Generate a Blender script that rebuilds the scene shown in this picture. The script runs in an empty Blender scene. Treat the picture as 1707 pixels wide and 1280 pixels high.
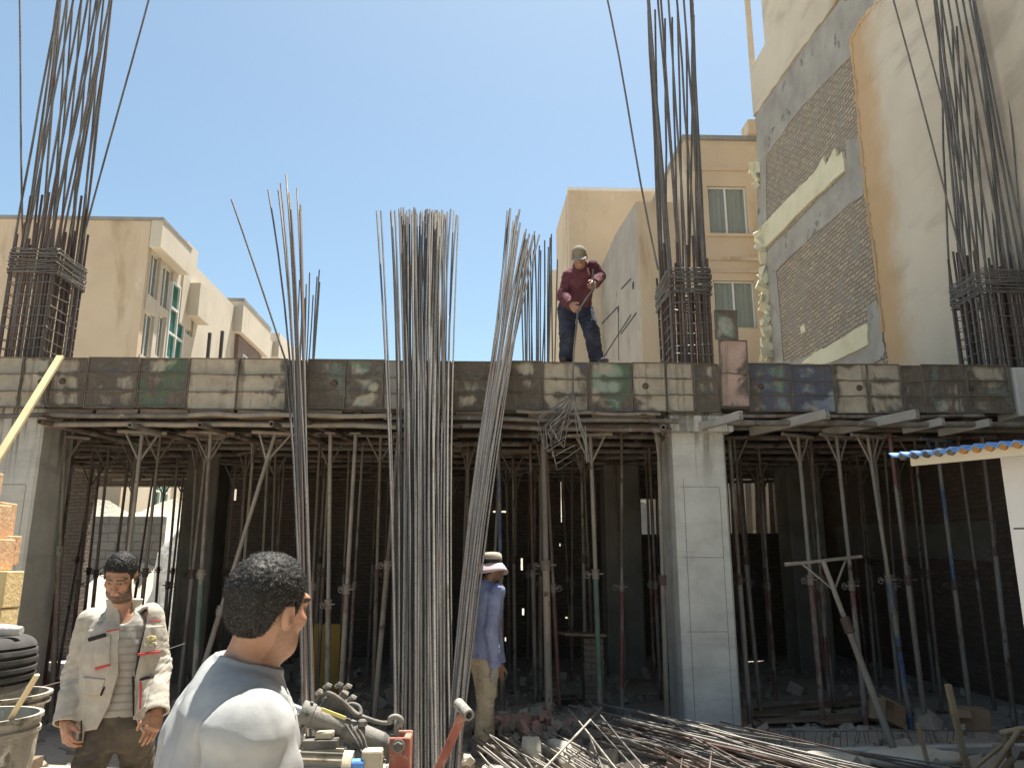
import bpy, bmesh, math, random
import numpy as np
from mathutils import Vector, Matrix, Euler
R = math.radians
random.seed(11)
rng = np.random.default_rng(11)
SC = bpy.context.scene
COL = SC.collection

# ------------------------------------------------------------------ camera
CAM = Vector((0, 0, 1.65)); PITCH, YAW, F, PW, PH = 13.0, 2.0, 1300.0, 1707, 1280
cd = bpy.data.cameras.new('camera'); cam = bpy.data.objects.new('camera', cd); COL.objects.link(cam)
cam.location = CAM; cam.rotation_euler = (R(90 + PITCH), 0, R(-YAW))
cd.sensor_width = 36; cd.lens = 36 * F / PW; cd.clip_end = 2000; cd.clip_start = 0.05
SC.camera = cam
# ------------------------------------------------------------------ sky and sun
SUN_DIR = Vector((0.135, 0.25, 0.955)).normalized()
SUN_EL = math.asin(SUN_DIR.z); SUN_AZ = math.atan2(SUN_DIR.x, SUN_DIR.y)
w = bpy.data.worlds.new('World'); SC.world = w; w.use_nodes = True
nt = w.node_tree; bg = nt.nodes['Background']
sky = nt.nodes.new('ShaderNodeTexSky'); sky.sky_type = 'NISHITA'; sky.sun_disc = False
sky.sun_elevation = SUN_EL; sky.sun_rotation = SUN_AZ
sky.altitude = 1200; sky.air_density = 1.0; sky.dust_density = 3.2; sky.ozone_density = 2.2
tint = nt.nodes.new('ShaderNodeMix'); tint.data_type = 'RGBA'; tint.blend_type = 'MULTIPLY'; tint.inputs[0].default_value = 1; tint.inputs[7].default_value = (1.08, 1.12, .95, 1)
nt.links.new(sky.outputs[0], tint.inputs[6]); nt.links.new(tint.outputs[2], bg.inputs[0]); bg.inputs[1].default_value = 0.065
sl = bpy.data.lights.new('sun', 'SUN'); sun = bpy.data.objects.new('sun', sl); COL.objects.link(sun)
sl.energy = 4.7; sl.angle = R(0.53); sl.color = (1.0, 0.95, 0.86)
sun.rotation_euler = SUN_DIR.to_track_quat('Z', 'Y').to_euler()
SC.view_settings.view_transform = 'Standard'; SC.view_settings.look = 'None'
SC.view_settings.exposure = 1.7; SC.view_settings.gamma = 1
SC.cycles.max_bounces = 8; SC.cycles.diffuse_bounces = 5

# ------------------------------------------------------------------ pixel -> world
RM = Euler((R(90 + PITCH), 0, R(-YAW))).to_matrix()
def ray(px, py): return RM @ Vector(((px - PW / 2) / F, (PH / 2 - py) / F, -1))
def at(px, py, Y): d = ray(px, py); return CAM + d * ((Y - CAM.y) / d.y)
def atx(px, py, X): d = ray(px, py); return CAM + d * ((X - CAM.x) / d.x)
def atz(px, py, z): d = ray(px, py); return CAM + d * ((z - CAM.z) / d.z)

# ------------------------------------------------------------------ mesh builder
def wloc(o):
    v = Vector((0, 0, 0))
    while o is not None: v += o.location; o = o.parent
    return v
class MB:
    def __init__(s): s.v = []; s.f = []; s.uv = {}
    def add(s, vs, fs):
        n = len(s.v); s.v += [tuple(v) for v in vs]; s.f += [tuple(i + n for i in f) for f in fs]; return s
    def box(s, lo, hi, rot=None, jit=0):
        lo, hi = Vector(lo), Vector(hi); c = (lo + hi) / 2; h = (hi - lo) / 2; vs = []
        for x in (-1, 1):
            for y in (-1, 1):
                for z in (-1, 1):
                    p = Vector((x * h.x, y * h.y, z * h.z))
                    if jit: p += Vector((random.uniform(-jit, jit), random.uniform(-jit, jit), random.uniform(-jit, jit)))
                    if rot is not None: p = rot @ p
                    vs.append(c + p)
        return s.add(vs, [(0, 1, 3, 2), (4, 6, 7, 5), (0, 4, 5, 1), (2, 3, 7, 6), (0, 2, 6, 4), (1, 5, 7, 3)])
    def bar(s, a, b, w, h, up=(0, 0, 1)):
        a, b = Vector(a), Vector(b); d = (b - a).normalized(); u = Vector(up)
        if abs(d.dot(u)) > .98: u = Vector((0, 1, 0))
        sx = d.cross(u).normalized() * w / 2; sy = sx.cross(d).normalized() * h / 2
        vs = [p + i * sx + j * sy for p in (a, b) for i, j in ((-1, -1), (1, -1), (1, 1), (-1, 1))]
        return s.add(vs, [(0, 1, 2, 3), (7, 6, 5, 4), (0, 4, 5, 1), (1, 5, 6, 2), (2, 6, 7, 3), (3, 7, 4, 0)])
    def tube(s, pts, r, n=8, caps=True, closed=False):
        pts = [Vector(p) for p in pts]; m = len(pts)
        rs = r if isinstance(r, (list, tuple)) else [r] * m
        vs = []; prev = None
        for i, p in enumerate(pts):
            if closed: t = pts[(i + 1) % m] - pts[i - 1]
            else: t = pts[min(i + 1, m - 1)] - pts[max(i - 1, 0)]
            t.normalize()
            if prev is None:
                a = t.cross(Vector((0, 0, 1)))
                if a.length < .05: a = t.cross(Vector((0, 1, 0)))
            else: a = prev - t * prev.dot(t)
            a.normalize(); prev = a; b = t.cross(a)
            for k in range(n):
                th = 2 * math.pi * k / n
                vs.append(p + (a * math.cos(th) + b * math.sin(th)) * rs[i])
        fs = []
        for i in range(m if closed else m - 1):
            for k in range(n):
                j = (i + 1) % m; l = (k + 1) % n
                fs.append((i * n + k, i * n + l, j * n + l, j * n + k))
        if caps and not closed:
            fs.append(tuple(range(n - 1, -1, -1))); fs.append(tuple((m - 1) * n + k for k in range(n)))
        return s.add(vs, fs)
    def pipe(s, a, b, r, ri, n=12):
        a, b = Vector(a), Vector(b); t = (b - a).normalized(); u = t.cross(Vector((0, 0, 1)))
        if u.length < .05: u = t.cross(Vector((0, 1, 0)))
        u.normalize(); v = t.cross(u); vs = []
        for p in (a, b):
            for q in (r, ri):
                for k in range(n):
                    th = 2 * math.pi * k / n; vs.append(p + (u * math.cos(th) + v * math.sin(th)) * q)
        fs = []
        for k in range(n):
            l = (k + 1) % n
            fs += [(k, l, 2 * n + l, 2 * n + k), (n + l, n + k, 3 * n + k, 3 * n + l), (l, k, n + k, n + l), (2 * n + k, 2 * n + l, 3 * n + l, 3 * n + k)]
        return s.add(vs, fs)
    def prism(s, poly, off):
        poly = [Vector(p) for p in poly]; off = Vector(off); n = len(poly)
        vs = poly + [p + off for p in poly]
        fs = [tuple(range(n)), tuple(range(2 * n - 1, n - 1, -1))] + [(i, (i + 1) % n + 0, (i + 1) % n + n, i + n) for i in range(n)]
        return s.add(vs, fs)
    def lathe(s, prof, c, n=24, axis=(0, 0, 1)):
        ax = Vector(axis).normalized(); u = ax.cross(Vector((0, 1, 0)))
        if u.length < .1: u = ax.cross(Vector((1, 0, 0)))
        u.normalize(); v = ax.cross(u); c = Vector(c); vs = []
        for r, z in prof:
            for k in range(n):
                th = 2 * math.pi * k / n; vs.append(c + ax * z + (u * math.cos(th) + v * math.sin(th)) * r)
        fs = [(i * n + k, i * n + (k + 1) % n, (i + 1) * n + (k + 1) % n, (i + 1) * n + k) for i in range(len(prof) - 1) for k in range(n)]
        return s.add(vs, fs)
    def holed(s, O, U, V, N, us, vs_, holes, th):
        """wall sheet with rectangular holes; U, V unit axes, N outward normal; us=(u0,u1)"""
        O, U, V, N = Vector(O), Vector(U), Vector(V), Vector(N)
        cu = sorted({us[0], us[1]} | {h[0] for h in holes} | {h[1] for h in holes})
        cv = sorted({vs_[0], vs_[1]} | {h[2] for h in holes} | {h[3] for h in holes})
        nu, nv = len(cu) - 1, len(cv) - 1
        def solid(i, j):
            if i < 0 or j < 0 or i >= nu or j >= nv: return False
            a, b = (cu[i] + cu[i + 1]) / 2, (cv[j] + cv[j + 1]) / 2
            return not any(h[0] < a < h[1] and h[2] < b < h[3] for h in holes)
        P = lambda i, j, d: O + U * cu[i] + V * cv[j] - N * d
        for i in range(nu):
            for j in range(nv):
                if not solid(i, j): continue
                q = [(i, j), (i + 1, j), (i + 1, j + 1), (i, j + 1)]
                s.add([P(a, b, 0) for a, b in q], [(0, 1, 2, 3)]); s.add([P(a, b, th) for a, b in q], [(3, 2, 1, 0)])
                for (di, dj), (a, b) in {(0, -1): (0, 1), (1, 0): (1, 2), (0, 1): (2, 3), (-1, 0): (3, 0)}.items():
                    if not solid(i + di, j + dj):
                        s.add([P(*q[a], 0), P(*q[b], 0), P(*q[b], th), P(*q[a], th)], [(0, 1, 2, 3)])
        return s
    def build(s, name, mat, parent=None, smooth=None, bevel=0, loc=None, merge=False):
        off = wloc(parent) if parent is not None else (Vector(loc) if loc is not None else Vector((0, 0, 0)))
        me = bpy.data.meshes.new(name)
        me.from_pydata([(v[0] - off.x, v[1] - off.y, v[2] - off.z) for v in s.v], [], s.f)
        bm = bmesh.new(); bm.from_mesh(me)
        if merge: bmesh.ops.remove_doubles(bm, verts=bm.verts, dist=1e-4)
        bmesh.ops.recalc_face_normals(bm, faces=bm.faces)
        bm.to_mesh(me); bm.free()
        if smooth is not None:
            me.shade_smooth()
            me.set_sharp_from_angle(angle=R(smooth))
        o = bpy.data.objects.new(name, me); COL.objects.link(o)
        for m in (mat if isinstance(mat, list) else [mat]): me.materials.append(m)
        if parent is not None: o.parent = parent
        elif loc is not None: o.location = loc
        if bevel:
            b = o.modifiers.new('bevel', 'BEVEL'); b.width = bevel; b.segments = 2; b.limit_method = 'ANGLE'; b.angle_limit = R(40)
        return o
def tag(o, label=None, cat=None, group=None, kind=None):
    if label: o['label'] = label
    if cat: o['category'] = cat
    if group: o['group'] = group
    if kind: o['kind'] = kind
    return o
def thing(name, label, cat, loc=(0, 0, 0), group=None):
    o = bpy.data.objects.new(name, None); COL.objects.link(o); o.location = loc; o.empty_display_size = .1
    return tag(o, label, cat, group)
def copy_tree(o, parent=None, label=None, group=None):
    c = o.copy(); COL.objects.link(c)
    if parent is not None: c.parent = parent
    if label: c['label'] = label
    if group: c['group'] = group
    for ch in list(o.children): copy_tree(ch, c)
    return c

# ------------------------------------------------------------------ materials
def lin(c): return tuple(((x / 255 + .055) / 1.055) ** 2.4 if x > 10 else x / 255 / 12.92 for x in c)
class NT:
    def __init__(s, name):
        s.m = bpy.data.materials.new(name); s.m.use_nodes = True; s.t = s.m.node_tree
        s.p = s.t.nodes['Principled BSDF']; s.vec = None
    def n(s, t, **k):
        x = s.t.nodes.new('ShaderNode' + t)
        for a, b in k.items(): setattr(x, a, b)
        return x
    def l(s, a, b): s.t.links.new(a, b)
    def coords(s, stretch=(1, 1, 1), rnd=True, out='Object'):
        tc = s.n('TexCoord'); v = tc.outputs[out]
        mp = s.n('Mapping'); s.l(v, mp.inputs[0]); mp.inputs['Scale'].default_value = stretch
        if rnd:
            oi = s.n('ObjectInfo'); mu = s.n('Math', operation='MULTIPLY'); s.l(oi.outputs['Random'], mu.inputs[0]); mu.inputs[1].default_value = 37.0
            s.l(mu.outputs[0], mp.inputs['Location'])
        s.vec = mp.outputs[0]; return s.vec
    def noise(s, scale, detail=6, rough=.6, dist=0.0, vec=None):
        x = s.n('TexNoise'); x.inputs['Scale'].default_value = scale; x.inputs['Detail'].default_value = detail
        x.inputs['Roughness'].default_value = rough; x.inputs['Distortion'].default_value = dist
        s.l(vec or s.vec, x.inputs['Vector']); return x.outputs['Fac']
    def ramp(s, fac, stops):
        x = s.n('ValToRGB'); e = x.color_ramp.elements
        while len(e) < len(stops): e.new(.5)
        for i, (p, c) in enumerate(stops): e[i].position = p; e[i].color = (*c, 1)
        s.l(fac, x.inputs[0]); return x.outputs[0]
    def step(s, fac, lo, hi):
        x = s.n('MapRange'); x.interpolation_type = 'SMOOTHSTEP'; x.inputs[1].default_value = lo; x.inputs[2].default_value = hi
        s.l(fac, x.inputs[0]); return x.outputs[0]
    def mix(s, f, a, b):
        x = s.n('Mix', data_type='RGBA')
        if isinstance(f, (int, float)): x.inputs[0].default_value = f
        else: s.l(f, x.inputs[0])
        for i, v in ((6, a), (7, b)):
            if isinstance(v, tuple): x.inputs[i].default_value = (*v, 1)
            else: s.l(v, x.inputs[i])
        return x.outputs[2]
    def math(s, op, a, b=0.0):
        x = s.n('Math', operation=op)
        for i, v in ((0, a), (1, b)):
            if isinstance(v, (int, float)): x.inputs[i].default_value = v
            else: s.l(v, x.inputs[i])
        return x.outputs[0]
    def out(s, col, rough=.8, bump=None, strength=.3, dist=.01, metal=0.0, spec=.3):
        if isinstance(col, tuple): s.p.inputs['Base Color'].default_value = (*col, 1)
        else: s.l(col, s.p.inputs['Base Color'])
        if isinstance(rough, (int, float)): s.p.inputs['Roughness'].default_value = rough
        else: s.l(rough, s.p.inputs['Roughness'])
        s.p.inputs['Metallic'].default_value = metal; s.p.inputs['Specular IOR Level'].default_value = spec
        if bump is not None:
            b = s.n('Bump'); b.inputs['Strength'].default_value = strength; b.inputs['Distance'].default_value = dist
            s.l(bump, b.inputs['Height']); s.l(b.outputs[0], s.p.inputs['Normal'])
        return s.m
def mat(name, cols, scale=4, rough=.85, bump=.4, bscale=40, bdist=.01, metal=0, stains=(), stretch=(1, 1, 1), detail=8, spread=.28, spec=.3):
    """cols: colours spread along a noise ramp; stains: (colour, scale, lo, hi[, stretch]) thresholded patches on top"""
    t = NT(name); v = t.coords(stretch); f = t.noise(scale, detail)
    n = len(cols); c = t.ramp(f, [(.5 + spread * (2 * i / max(n - 1, 1) - 1) * .9, k) for i, k in enumerate(cols)])
    for st in stains:
        vv = v
        if len(st) > 4:
            mp = t.n('Mapping'); t.l(v, mp.inputs[0]); mp.inputs['Scale'].default_value = st[4]; mp.inputs['Location'].default_value = (3.1, 7.7, 1.3); vv = mp.outputs[0]
        c = t.mix(t.step(t.noise(st[1], 7, .65, .3, vv), st[2], st[3]), c, st[0])
    return t.out(c, rough, t.noise(bscale, 5, .65), bump, bdist, metal, spec)

m_concrete = mat('concrete', [(.36, .35, .325), (.46, .45, .42), (.55, .54, .5)], 2.2, .9, .35, 60, .006,
                 stains=[((.17, .16, .14), 1.3, .6, .75, (1, 1, .25)), ((.42, .40, .36), 6, .62, .7)])
m_conc_dark = mat('dark_concrete', [(.13, .12, .10), (.19, .18, .155), (.25, .235, .2)], 1.8, .92, .5, 50, .008, stains=[((.08, .07, .06), 1.1, .58, .72, (1, 1, .3))])  # dark concrete; on the inner columns its colour carries the interior shade
m_ground = mat('site_dirt', [(.29, .25, .20), (.39, .34, .28), (.48, .43, .36)], .9, .95, .8, 14, .05, stains=[((.46, .41, .34), 3, .6, .68), ((.13, .105, .085), 2.1, .62, .7)])
m_pale = mat('pale_tan', [(.36, .32, .25), (.45, .41, .33), (.55, .51, .43)], 1.4, .95, .7, 9, .06)  # pale tone of the added slope, also on some planks
m_rebar = mat('steel_bar', [(.085, .08, .075), (.15, .14, .13), (.23, .215, .195)], 2.5, .6, .6, 120, .004, .15, stains=[((.14, .085, .055), 1.6, .56, .68), ((.06, .055, .05), 85, .52, .62)])  # last entry: dark speckle painting in the shade between ribs
m_rebar_l = mat('bright_steel_bar', [(.2, .185, .16), (.3, .28, .245), (.4, .375, .33)], 2.5, .6, .6, 120, .004, .15, stains=[((.17, .11, .065), 1.6, .56, .68), ((.12, .11, .095), 85, .52, .62)])  # fine speckle again paints rib shade into the colour
m_rust = mat('rusty_bar', [(.06, .043, .037), (.105, .072, .06), (.15, .10, .08)], 3, .75, .6, 120, .004, .15)
m_tie = mat('tie_wire', [(.13, .12, .11), (.2, .19, .175)], 3, .5, .3, 90, .003, .5)
m_timber = mat('old_timber', [(.10, .075, .05), (.17, .125, .085), (.25, .19, .13)], 3, .9, .5, 30, .006, stretch=(1, 1, 1))
m_newwood = mat('new_pine', [(.50, .38, .20), (.60, .47, .27), (.68, .55, .34)], 3, .7, .3, 30, .003)
m_dark = mat('dark_deck', [(.05, .043, .037), (.085, .073, .062), (.14, .12, .1)], 3, .92, .5, 30, .01)  # plain dark brown tone for the deck boards
m_pipe = mat('scaffold_steel', [(.10, .085, .07), (.17, .15, .125), (.26, .235, .2)], 5, .7, .4, 60, .004, .25, stains=[((.10, .055, .035), 3, .56, .66), ((.36, .33, .28), 7, .62, .68)])
def paint_prop(name, c, amt=.47):
    return mat(name, [tuple(x * .45 + .03 for x in c), tuple(x * .7 + .04 for x in c), tuple(min(1, x * 1.05) for x in c)], 5, .75, .4, 60, .004, .05,
               stains=[((.22, .2, .17), 4, amt, amt + .1, (1, 1, .35)), ((.09, .055, .04), 5, .6, .68)])
m_p_grey = paint_prop('cement_grey_prop', (.23, .185, .14)); m_p_red = paint_prop('red_prop', (.17, .06, .045))
m_p_blue = paint_prop('blue_prop', (.06, .11, .22)); m_p_green = paint_prop('green_prop', (.085, .145, .11)); m_p_brown = paint_prop('brown_prop', (.15, .10, .07))
m_p_pale = paint_prop('pale_prop', (.34, .28, .21))
# ================================================================== SETTING
ZT, ZB, YF, XW = 3.90, 3.33, 8.6, 6.9
def jag(pts, n, amp):
    """subdivide a polyline (list of Vectors) with jitter, for ragged broken edges"""
    out = []
    for a, b in zip(pts[:-1], pts[1:]):
        for i in range(n):
            p = a.lerp(b, i / n)
            if i or out: p = p + Vector((0, random.uniform(-amp, amp), random.uniform(-amp, amp)))
            out.append(p)
    return out + [pts[-1]]
# ground: one sheet, finer near the site
def ground_mesh():
    b = MB()
    xs = sorted(set(list(np.arange(-9, 9.01, .22)) + [-400, -120, -50, -25, -14, 14, 25, 50, 120, 400]))
    ys = sorted(set(list(np.arange(-2, 16.01, .22)) + [-400, -120, -50, -20, -8, 20, 30, 50, 120, 400]))
    def hz(x, y):
        if abs(x) > 9 or y > 16 or y < -2: return -.12
        k = math.sin(x * 2.1 + y * 1.3) * .5 + math.sin(x * 5.3 - y * 3.1 + 1) * .3 + math.sin(x * 9 + y * 7.7) * .2
        return -.1 + .035 * k + (.03 * random.random())
    n = len(ys)
    for x in xs:
        for y in ys: b.v.append((x, y, hz(x, y)))
    for i in range(len(xs) - 1):
        for j in range(n - 1): b.f.append((i * n + j, (i + 1) * n + j, (i + 1) * n + j + 1, i * n + j + 1))
    return b
tag(ground_mesh().build('ground', m_ground, smooth=60), kind='structure')
bk = MB()
NX, NY = 60, 14
for i in range(NX + 1):
    for j in range(NY + 1):
        x = -16 + 23 * i / NX; t = j / NY
        bk.v.append((x, 17.2 + 3.6 * t + .25 * math.sin(x * 1.7), -.2 + 3.3 * t + .22 * math.sin(x * 3.1 + j) * math.sin(j * 1.9) + random.uniform(-.05, .05)))
for i in range(NX):
    for j in range(NY):
        a = i * (NY + 1) + j; bk.f.append((a, a + NY + 1, a + NY + 2, a + 1))
tag(bk.build('added_slope', m_pale, smooth=50), kind='structure')  # slope added behind the rear gaps, tilted sunward to show bright through them

# ------------------------------------------------------------------ unfinished concrete frame
fr = thing('unfinished_building', 'bare grey concrete skeleton of the unfinished building, a slab on square columns', 'building frame', (0, YF + .4, 0))
MB().box((-8.6, YF + .42, 3.6), (6.84, 16.0, ZT - .02)).build('slab', m_conc_dark, fr)
MB().box((-8.6, YF + .03, ZB + .05), (6.34, YF + .42, ZT - .012)).build('edge_beam', m_conc_dark, fr)
def m_colmat():
    t = NT('cast_column'); v = t.coords(); f = t.noise(2.4, 8)
    c = t.ramp(f, [(.3, (.42, .41, .37)), (.5, (.52, .51, .465)), (.72, (.60, .59, .54))])
    mp = t.n('Mapping'); t.l(v, mp.inputs[0]); mp.inputs['Scale'].default_value = (9, 9, .55)
    drip = t.noise(1.0, 5, .6, .4, mp.outputs[0])
    sx = t.n('SeparateXYZ'); t.l(v, sx.inputs[0])
    tc = t.n('TexCoord'); s2 = t.n('SeparateXYZ'); t.l(tc.outputs['Object'], s2.inputs[0])
    hi = t.step(s2.outputs['Z'], 2.35, 3.25)
    c = t.mix(t.math('MULTIPLY', t.math('MULTIPLY', t.step(drip, .5, .62), hi), .8), c, (.09, .075, .055))
    c = t.mix(t.math('MULTIPLY', t.step(t.noise(7, 6), .6, .72), .5), c, (.64, .63, .58))
    pits = t.step(t.noise(38, 3, .5), .66, .72); c = t.mix(t.math('MULTIPLY', pits, .6), c, (.2, .19, .17))
    wz = t.n('Mapping'); t.l(v, wz.inputs[0]); wz.inputs['Scale'].default_value = (.6, .6, 3.2)
    c = t.mix(t.math('MULTIPLY', t.step(t.noise(1.2, 5, .6, .5, wz.outputs[0]), .5, .68), .5), c, (.36, .345, .31))
    bmp = t.math('SUBTRACT', t.math('ADD', t.noise(70, 4), t.math('MULTIPLY', t.noise(9, 4), 2.2)), pits)
    return t.out(c, .9, bmp, .35, .008)
m_col = m_colfront = m_colmat(); m_seam = mat('form_seam', [(.19, .185, .17), (.34, .33, .31)], 9)
def column(x0, x1, y0, y1, z1, seams=True):
    b = MB(); ch = .025
    prof = [(x0 + ch, y0), (x1 - ch, y0), (x1, y0 + ch), (x1, y1 - ch), (x1 - ch, y1), (x0 + ch, y1), (x0, y1 - ch), (x0, y0 + ch)]
    b.prism([(x, y, -.2) for x, y in prof], (0, 0, z1 + .2))
    o = b.build('column', m_col, fr)
    if seams:
        s = MB()
        for z in (0.93, 1.72, 2.5): s.box((x0 + .06, y0 - .003, z), (x1 - .1, y0 + .02, z + .008))
        s.box((x0 + .1, y0 - .0036, -.1), (x0 + .107, y0 + .02, 2.6)); s.box((x1 - .1, y0 - .0036, -.1), (x1 - .093, y0 + .02, 2.5))
        s.build('seam', m_seam, o)
    return o
column(2.15, 2.76, 8.8, 9.5, 3.6)
column(-5.62, -4.95, 8.8, 9.5, 3.6)
m_col = m_conc_dark  # inner columns switch to the darker concrete, shade put into their colour
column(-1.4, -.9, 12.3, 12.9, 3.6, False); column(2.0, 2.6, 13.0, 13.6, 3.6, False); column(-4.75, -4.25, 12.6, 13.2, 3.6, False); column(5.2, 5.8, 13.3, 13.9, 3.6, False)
# capital collar above the front column (pale band between the form and the column)
m_col = m_colfront
MB().box((2.1, 8.66, 3.12), (2.82, 9.5, 3.30)).build('column_head', m_col, fr)
# dark deck boards under the slab
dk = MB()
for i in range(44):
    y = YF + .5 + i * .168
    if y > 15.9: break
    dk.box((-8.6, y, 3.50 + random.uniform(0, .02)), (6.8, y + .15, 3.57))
tag(dk.build('soffit_boards', m_dark), 'dark boards laid side by side under the concrete slab', 'boards')

# ------------------------------------------------------------------ brick materials
def brickmat(name, c1, c2, mort, bw=.21, bh=.065, smear=(.3, .28, .25), sm=.6, axes='YZ'):
    t = NT(name); tc = t.n('TexCoord'); s = t.n('SeparateXYZ'); t.l(tc.outputs['Object'], s.inputs[0])
    cb = t.n('CombineXYZ'); t.l(s.outputs[axes[0]], cb.inputs[0]); t.l(s.outputs[axes[1]], cb.inputs[1])
    t.vec = tc.outputs['Object']
    wob = t.n('VectorMath', operation='SCALE'); nz = t.n('TexNoise'); nz.inputs['Scale'].default_value = 4; t.l(tc.outputs['Object'], nz.inputs['Vector'])
    t.l(nz.outputs['Color'], wob.inputs[0]); wob.inputs['Scale'].default_value = .075
    ad = t.n('VectorMath', operation='ADD'); t.l(cb.outputs[0], ad.inputs[0]); t.l(wob.outputs[0], ad.inputs[1])
    br = t.n('TexBrick'); t.l(ad.outputs[0], br.inputs['Vector']); br.inputs['Scale'].default_value = 1
    br.inputs['Brick Width'].default_value = bw; br.inputs['Row Height'].default_value = bh; br.inputs['Mortar Size'].default_value = .011; br.inputs['Mortar Smooth'].default_value = .3
    br.inputs['Color1'].default_value = (*c1, 1); br.inputs['Color2'].default_value = (*c2, 1); br.inputs['Mortar'].default_value = (*mort, 1); br.inputs['Bias'].default_value = 0
    c = t.mix(t.math('MULTIPLY', t.step(t.noise(1.6, 8, .65), sm - .12, sm + .06), .8), br.outputs['Color'], smear)
    c = t.mix(t.math('MULTIPLY', t.step(t.noise(9, 4), .45, .75), .5), c, tuple(x * .5 for x in c1))
    h = t.math('ADD', t.math('MULTIPLY', br.outputs['Fac'], -1.6), t.noise(26, 6, .7))
    return t.out(c, .95, h, .9, .03)
m_brick_p = brickmat('party_wall_brick', (.46, .375, .27), (.33, .27, .2), (.16, .145, .125), .22, .085, (.30, .275, .235), .60)
m_brick_d = brickmat('dark_brick', (.24, .16, .12), (.18, .125, .095), (.15, .135, .12), .21, .07, (.17, .14, .12), .6)
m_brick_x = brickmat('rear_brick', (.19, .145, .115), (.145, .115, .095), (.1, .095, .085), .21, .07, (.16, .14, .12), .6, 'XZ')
m_block_x = brickmat('grey_blockwork', (.2, .19, .175), (.165, .16, .15), (.12, .115, .11), .42, .2, (.24, .23, .2), .62, 'XZ')

# ------------------------------------------------------------------ rear wall under the slab
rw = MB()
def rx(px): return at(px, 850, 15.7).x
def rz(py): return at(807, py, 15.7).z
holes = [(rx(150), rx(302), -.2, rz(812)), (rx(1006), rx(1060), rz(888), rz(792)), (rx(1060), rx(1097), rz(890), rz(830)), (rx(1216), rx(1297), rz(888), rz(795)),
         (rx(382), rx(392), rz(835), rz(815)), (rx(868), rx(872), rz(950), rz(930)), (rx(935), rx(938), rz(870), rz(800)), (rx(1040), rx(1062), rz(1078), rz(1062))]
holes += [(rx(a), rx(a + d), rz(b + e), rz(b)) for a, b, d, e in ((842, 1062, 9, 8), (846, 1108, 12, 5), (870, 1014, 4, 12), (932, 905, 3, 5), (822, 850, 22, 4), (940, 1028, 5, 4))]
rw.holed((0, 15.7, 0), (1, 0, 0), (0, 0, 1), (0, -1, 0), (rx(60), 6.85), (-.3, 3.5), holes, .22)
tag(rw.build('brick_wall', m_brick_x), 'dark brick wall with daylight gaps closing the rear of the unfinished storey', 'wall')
tag(MB().holed((0, 19.0, 0), (1, 0, 0), (0, 0, 1), (0, -1, 0), (-13.5, -7.6), (-.3, 2.75), [(-12.7, -12.2, 1.2, 2.2)], .2).build('block_wall', m_block_x), 'low grey block wall seen through the left gap behind the props', 'wall')
# white plastic sheet heaped outside
sh = MB(); c = at(268, 990, 16.6)
for i in range(19):
    for j in range(15):
        u, v = i / 18 * 2 - 1, j / 14
        prof = (1 - abs(u) ** 2.2) * (1.0 if u < 0.4 else 1.1)
        sh.v.append((c.x + u * .62 + .07 * math.sin(v * 7 + i), 16.6 + v * .7, .2 + v * 2.25 * max(prof, .05) + .05 * math.sin(i * 2.3 + j * 1.7)))
for i in range(18):
    for j in range(14): a = i * 15 + j; sh.f.append((a, a + 15, a + 16, a + 1))
ob = sh.build('plastic_sheet', mat('white_sheet', [(.7, .69, .64), (.82, .81, .77)], 3, .5, .4, 8, .03), smooth=60)
ob.modifiers.new('thick', 'SOLIDIFY').thickness = .01
tag(ob, 'sunlit white plastic sheet heaped outside behind the props', 'sheet')
lw = MB().holed((-7.4, 0, 0), (0, 1, 0), (0, 0, 1), (1, 0, 0), (3.0, 13.0), (-.3, 3.5), [], .22)
tag(lw.build('boundary_wall', m_brick_d), 'dark brick boundary wall at the far left of the site', 'wall')

# ------------------------------------------------------------------ neighbour with the big party wall
def plastermat():
    t = NT('cream_plaster'); v = t.coords(rnd=False); f = t.noise(.35, 9, .62)
    c = t.ramp(f, [(.3, (.44, .375, .285)), (.5, (.55, .48, .375)), (.72, (.62, .55, .44))])
    mp = t.n('Mapping'); t.l(v, mp.inputs[0]); mp.inputs['Scale'].default_value = (1, .5, 1.6); mp.inputs['Rotation'].default_value = (R(25), 0, 0)
    c = t.mix(t.math('MULTIPLY', t.step(t.noise(.9, 6, .6, .6, mp.outputs[0]), .5, .68), .6), c, (.36, .305, .235))
    s = t.n('SeparateXYZ'); t.l(v, s.inputs[0])
    y = t.math('ADD', s.outputs['Y'], t.math('MULTIPLY', t.math('SUBTRACT', t.noise(1.1, 6), .5), 1.3))
    band = t.math('MULTIPLY', t.step(y, -.35, .45), t.math('SUBTRACT', 1.0, t.step(s.outputs['Y'], 1.1, 1.4)))
    c = t.mix(t.math('MULTIPLY', band, .75), c, (.46, .28, .125))
    h = t.math('ADD', t.noise(1.6, 6, .6), t.math('MULTIPLY', t.noise(30, 5), .25))
    return t.out(c, .93, h, .35, .06)
m_plaster = plastermat()
m_band = mat('raw_concrete_band', [(.25, .23, .20), (.34, .315, .275), (.41, .385, .34)], 1.7, .93, .7, 22, .03, stains=[((.12, .115, .11), 2.2, .58, .7)])
m_yellow = mat('yellow_plaster', [(.52, .47, .31), (.62, .57, .40), (.67, .63, .47)], 1.6, .9, .4, 20, .01, stains=[((.3, .27, .2), 5, .66, .7), ((.4, .36, .25), 12, .7, .74)])
nb = thing('apartment_block', 'tall cream block whose bare side wall shows raw brick, grey concrete and yellow strips', 'apartment block', (XW, 12, 0))
def W_(px, py, d=0.0): p = atx(px, py, XW + .05); return Vector((XW + .05 - d, p.y, p.z))
YBK = atx(1277, 60, XW + .05).y; FINY = atx(1251, 60, XW + .05).y; ZC = atx(1264, 100, XW + .05).z
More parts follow.
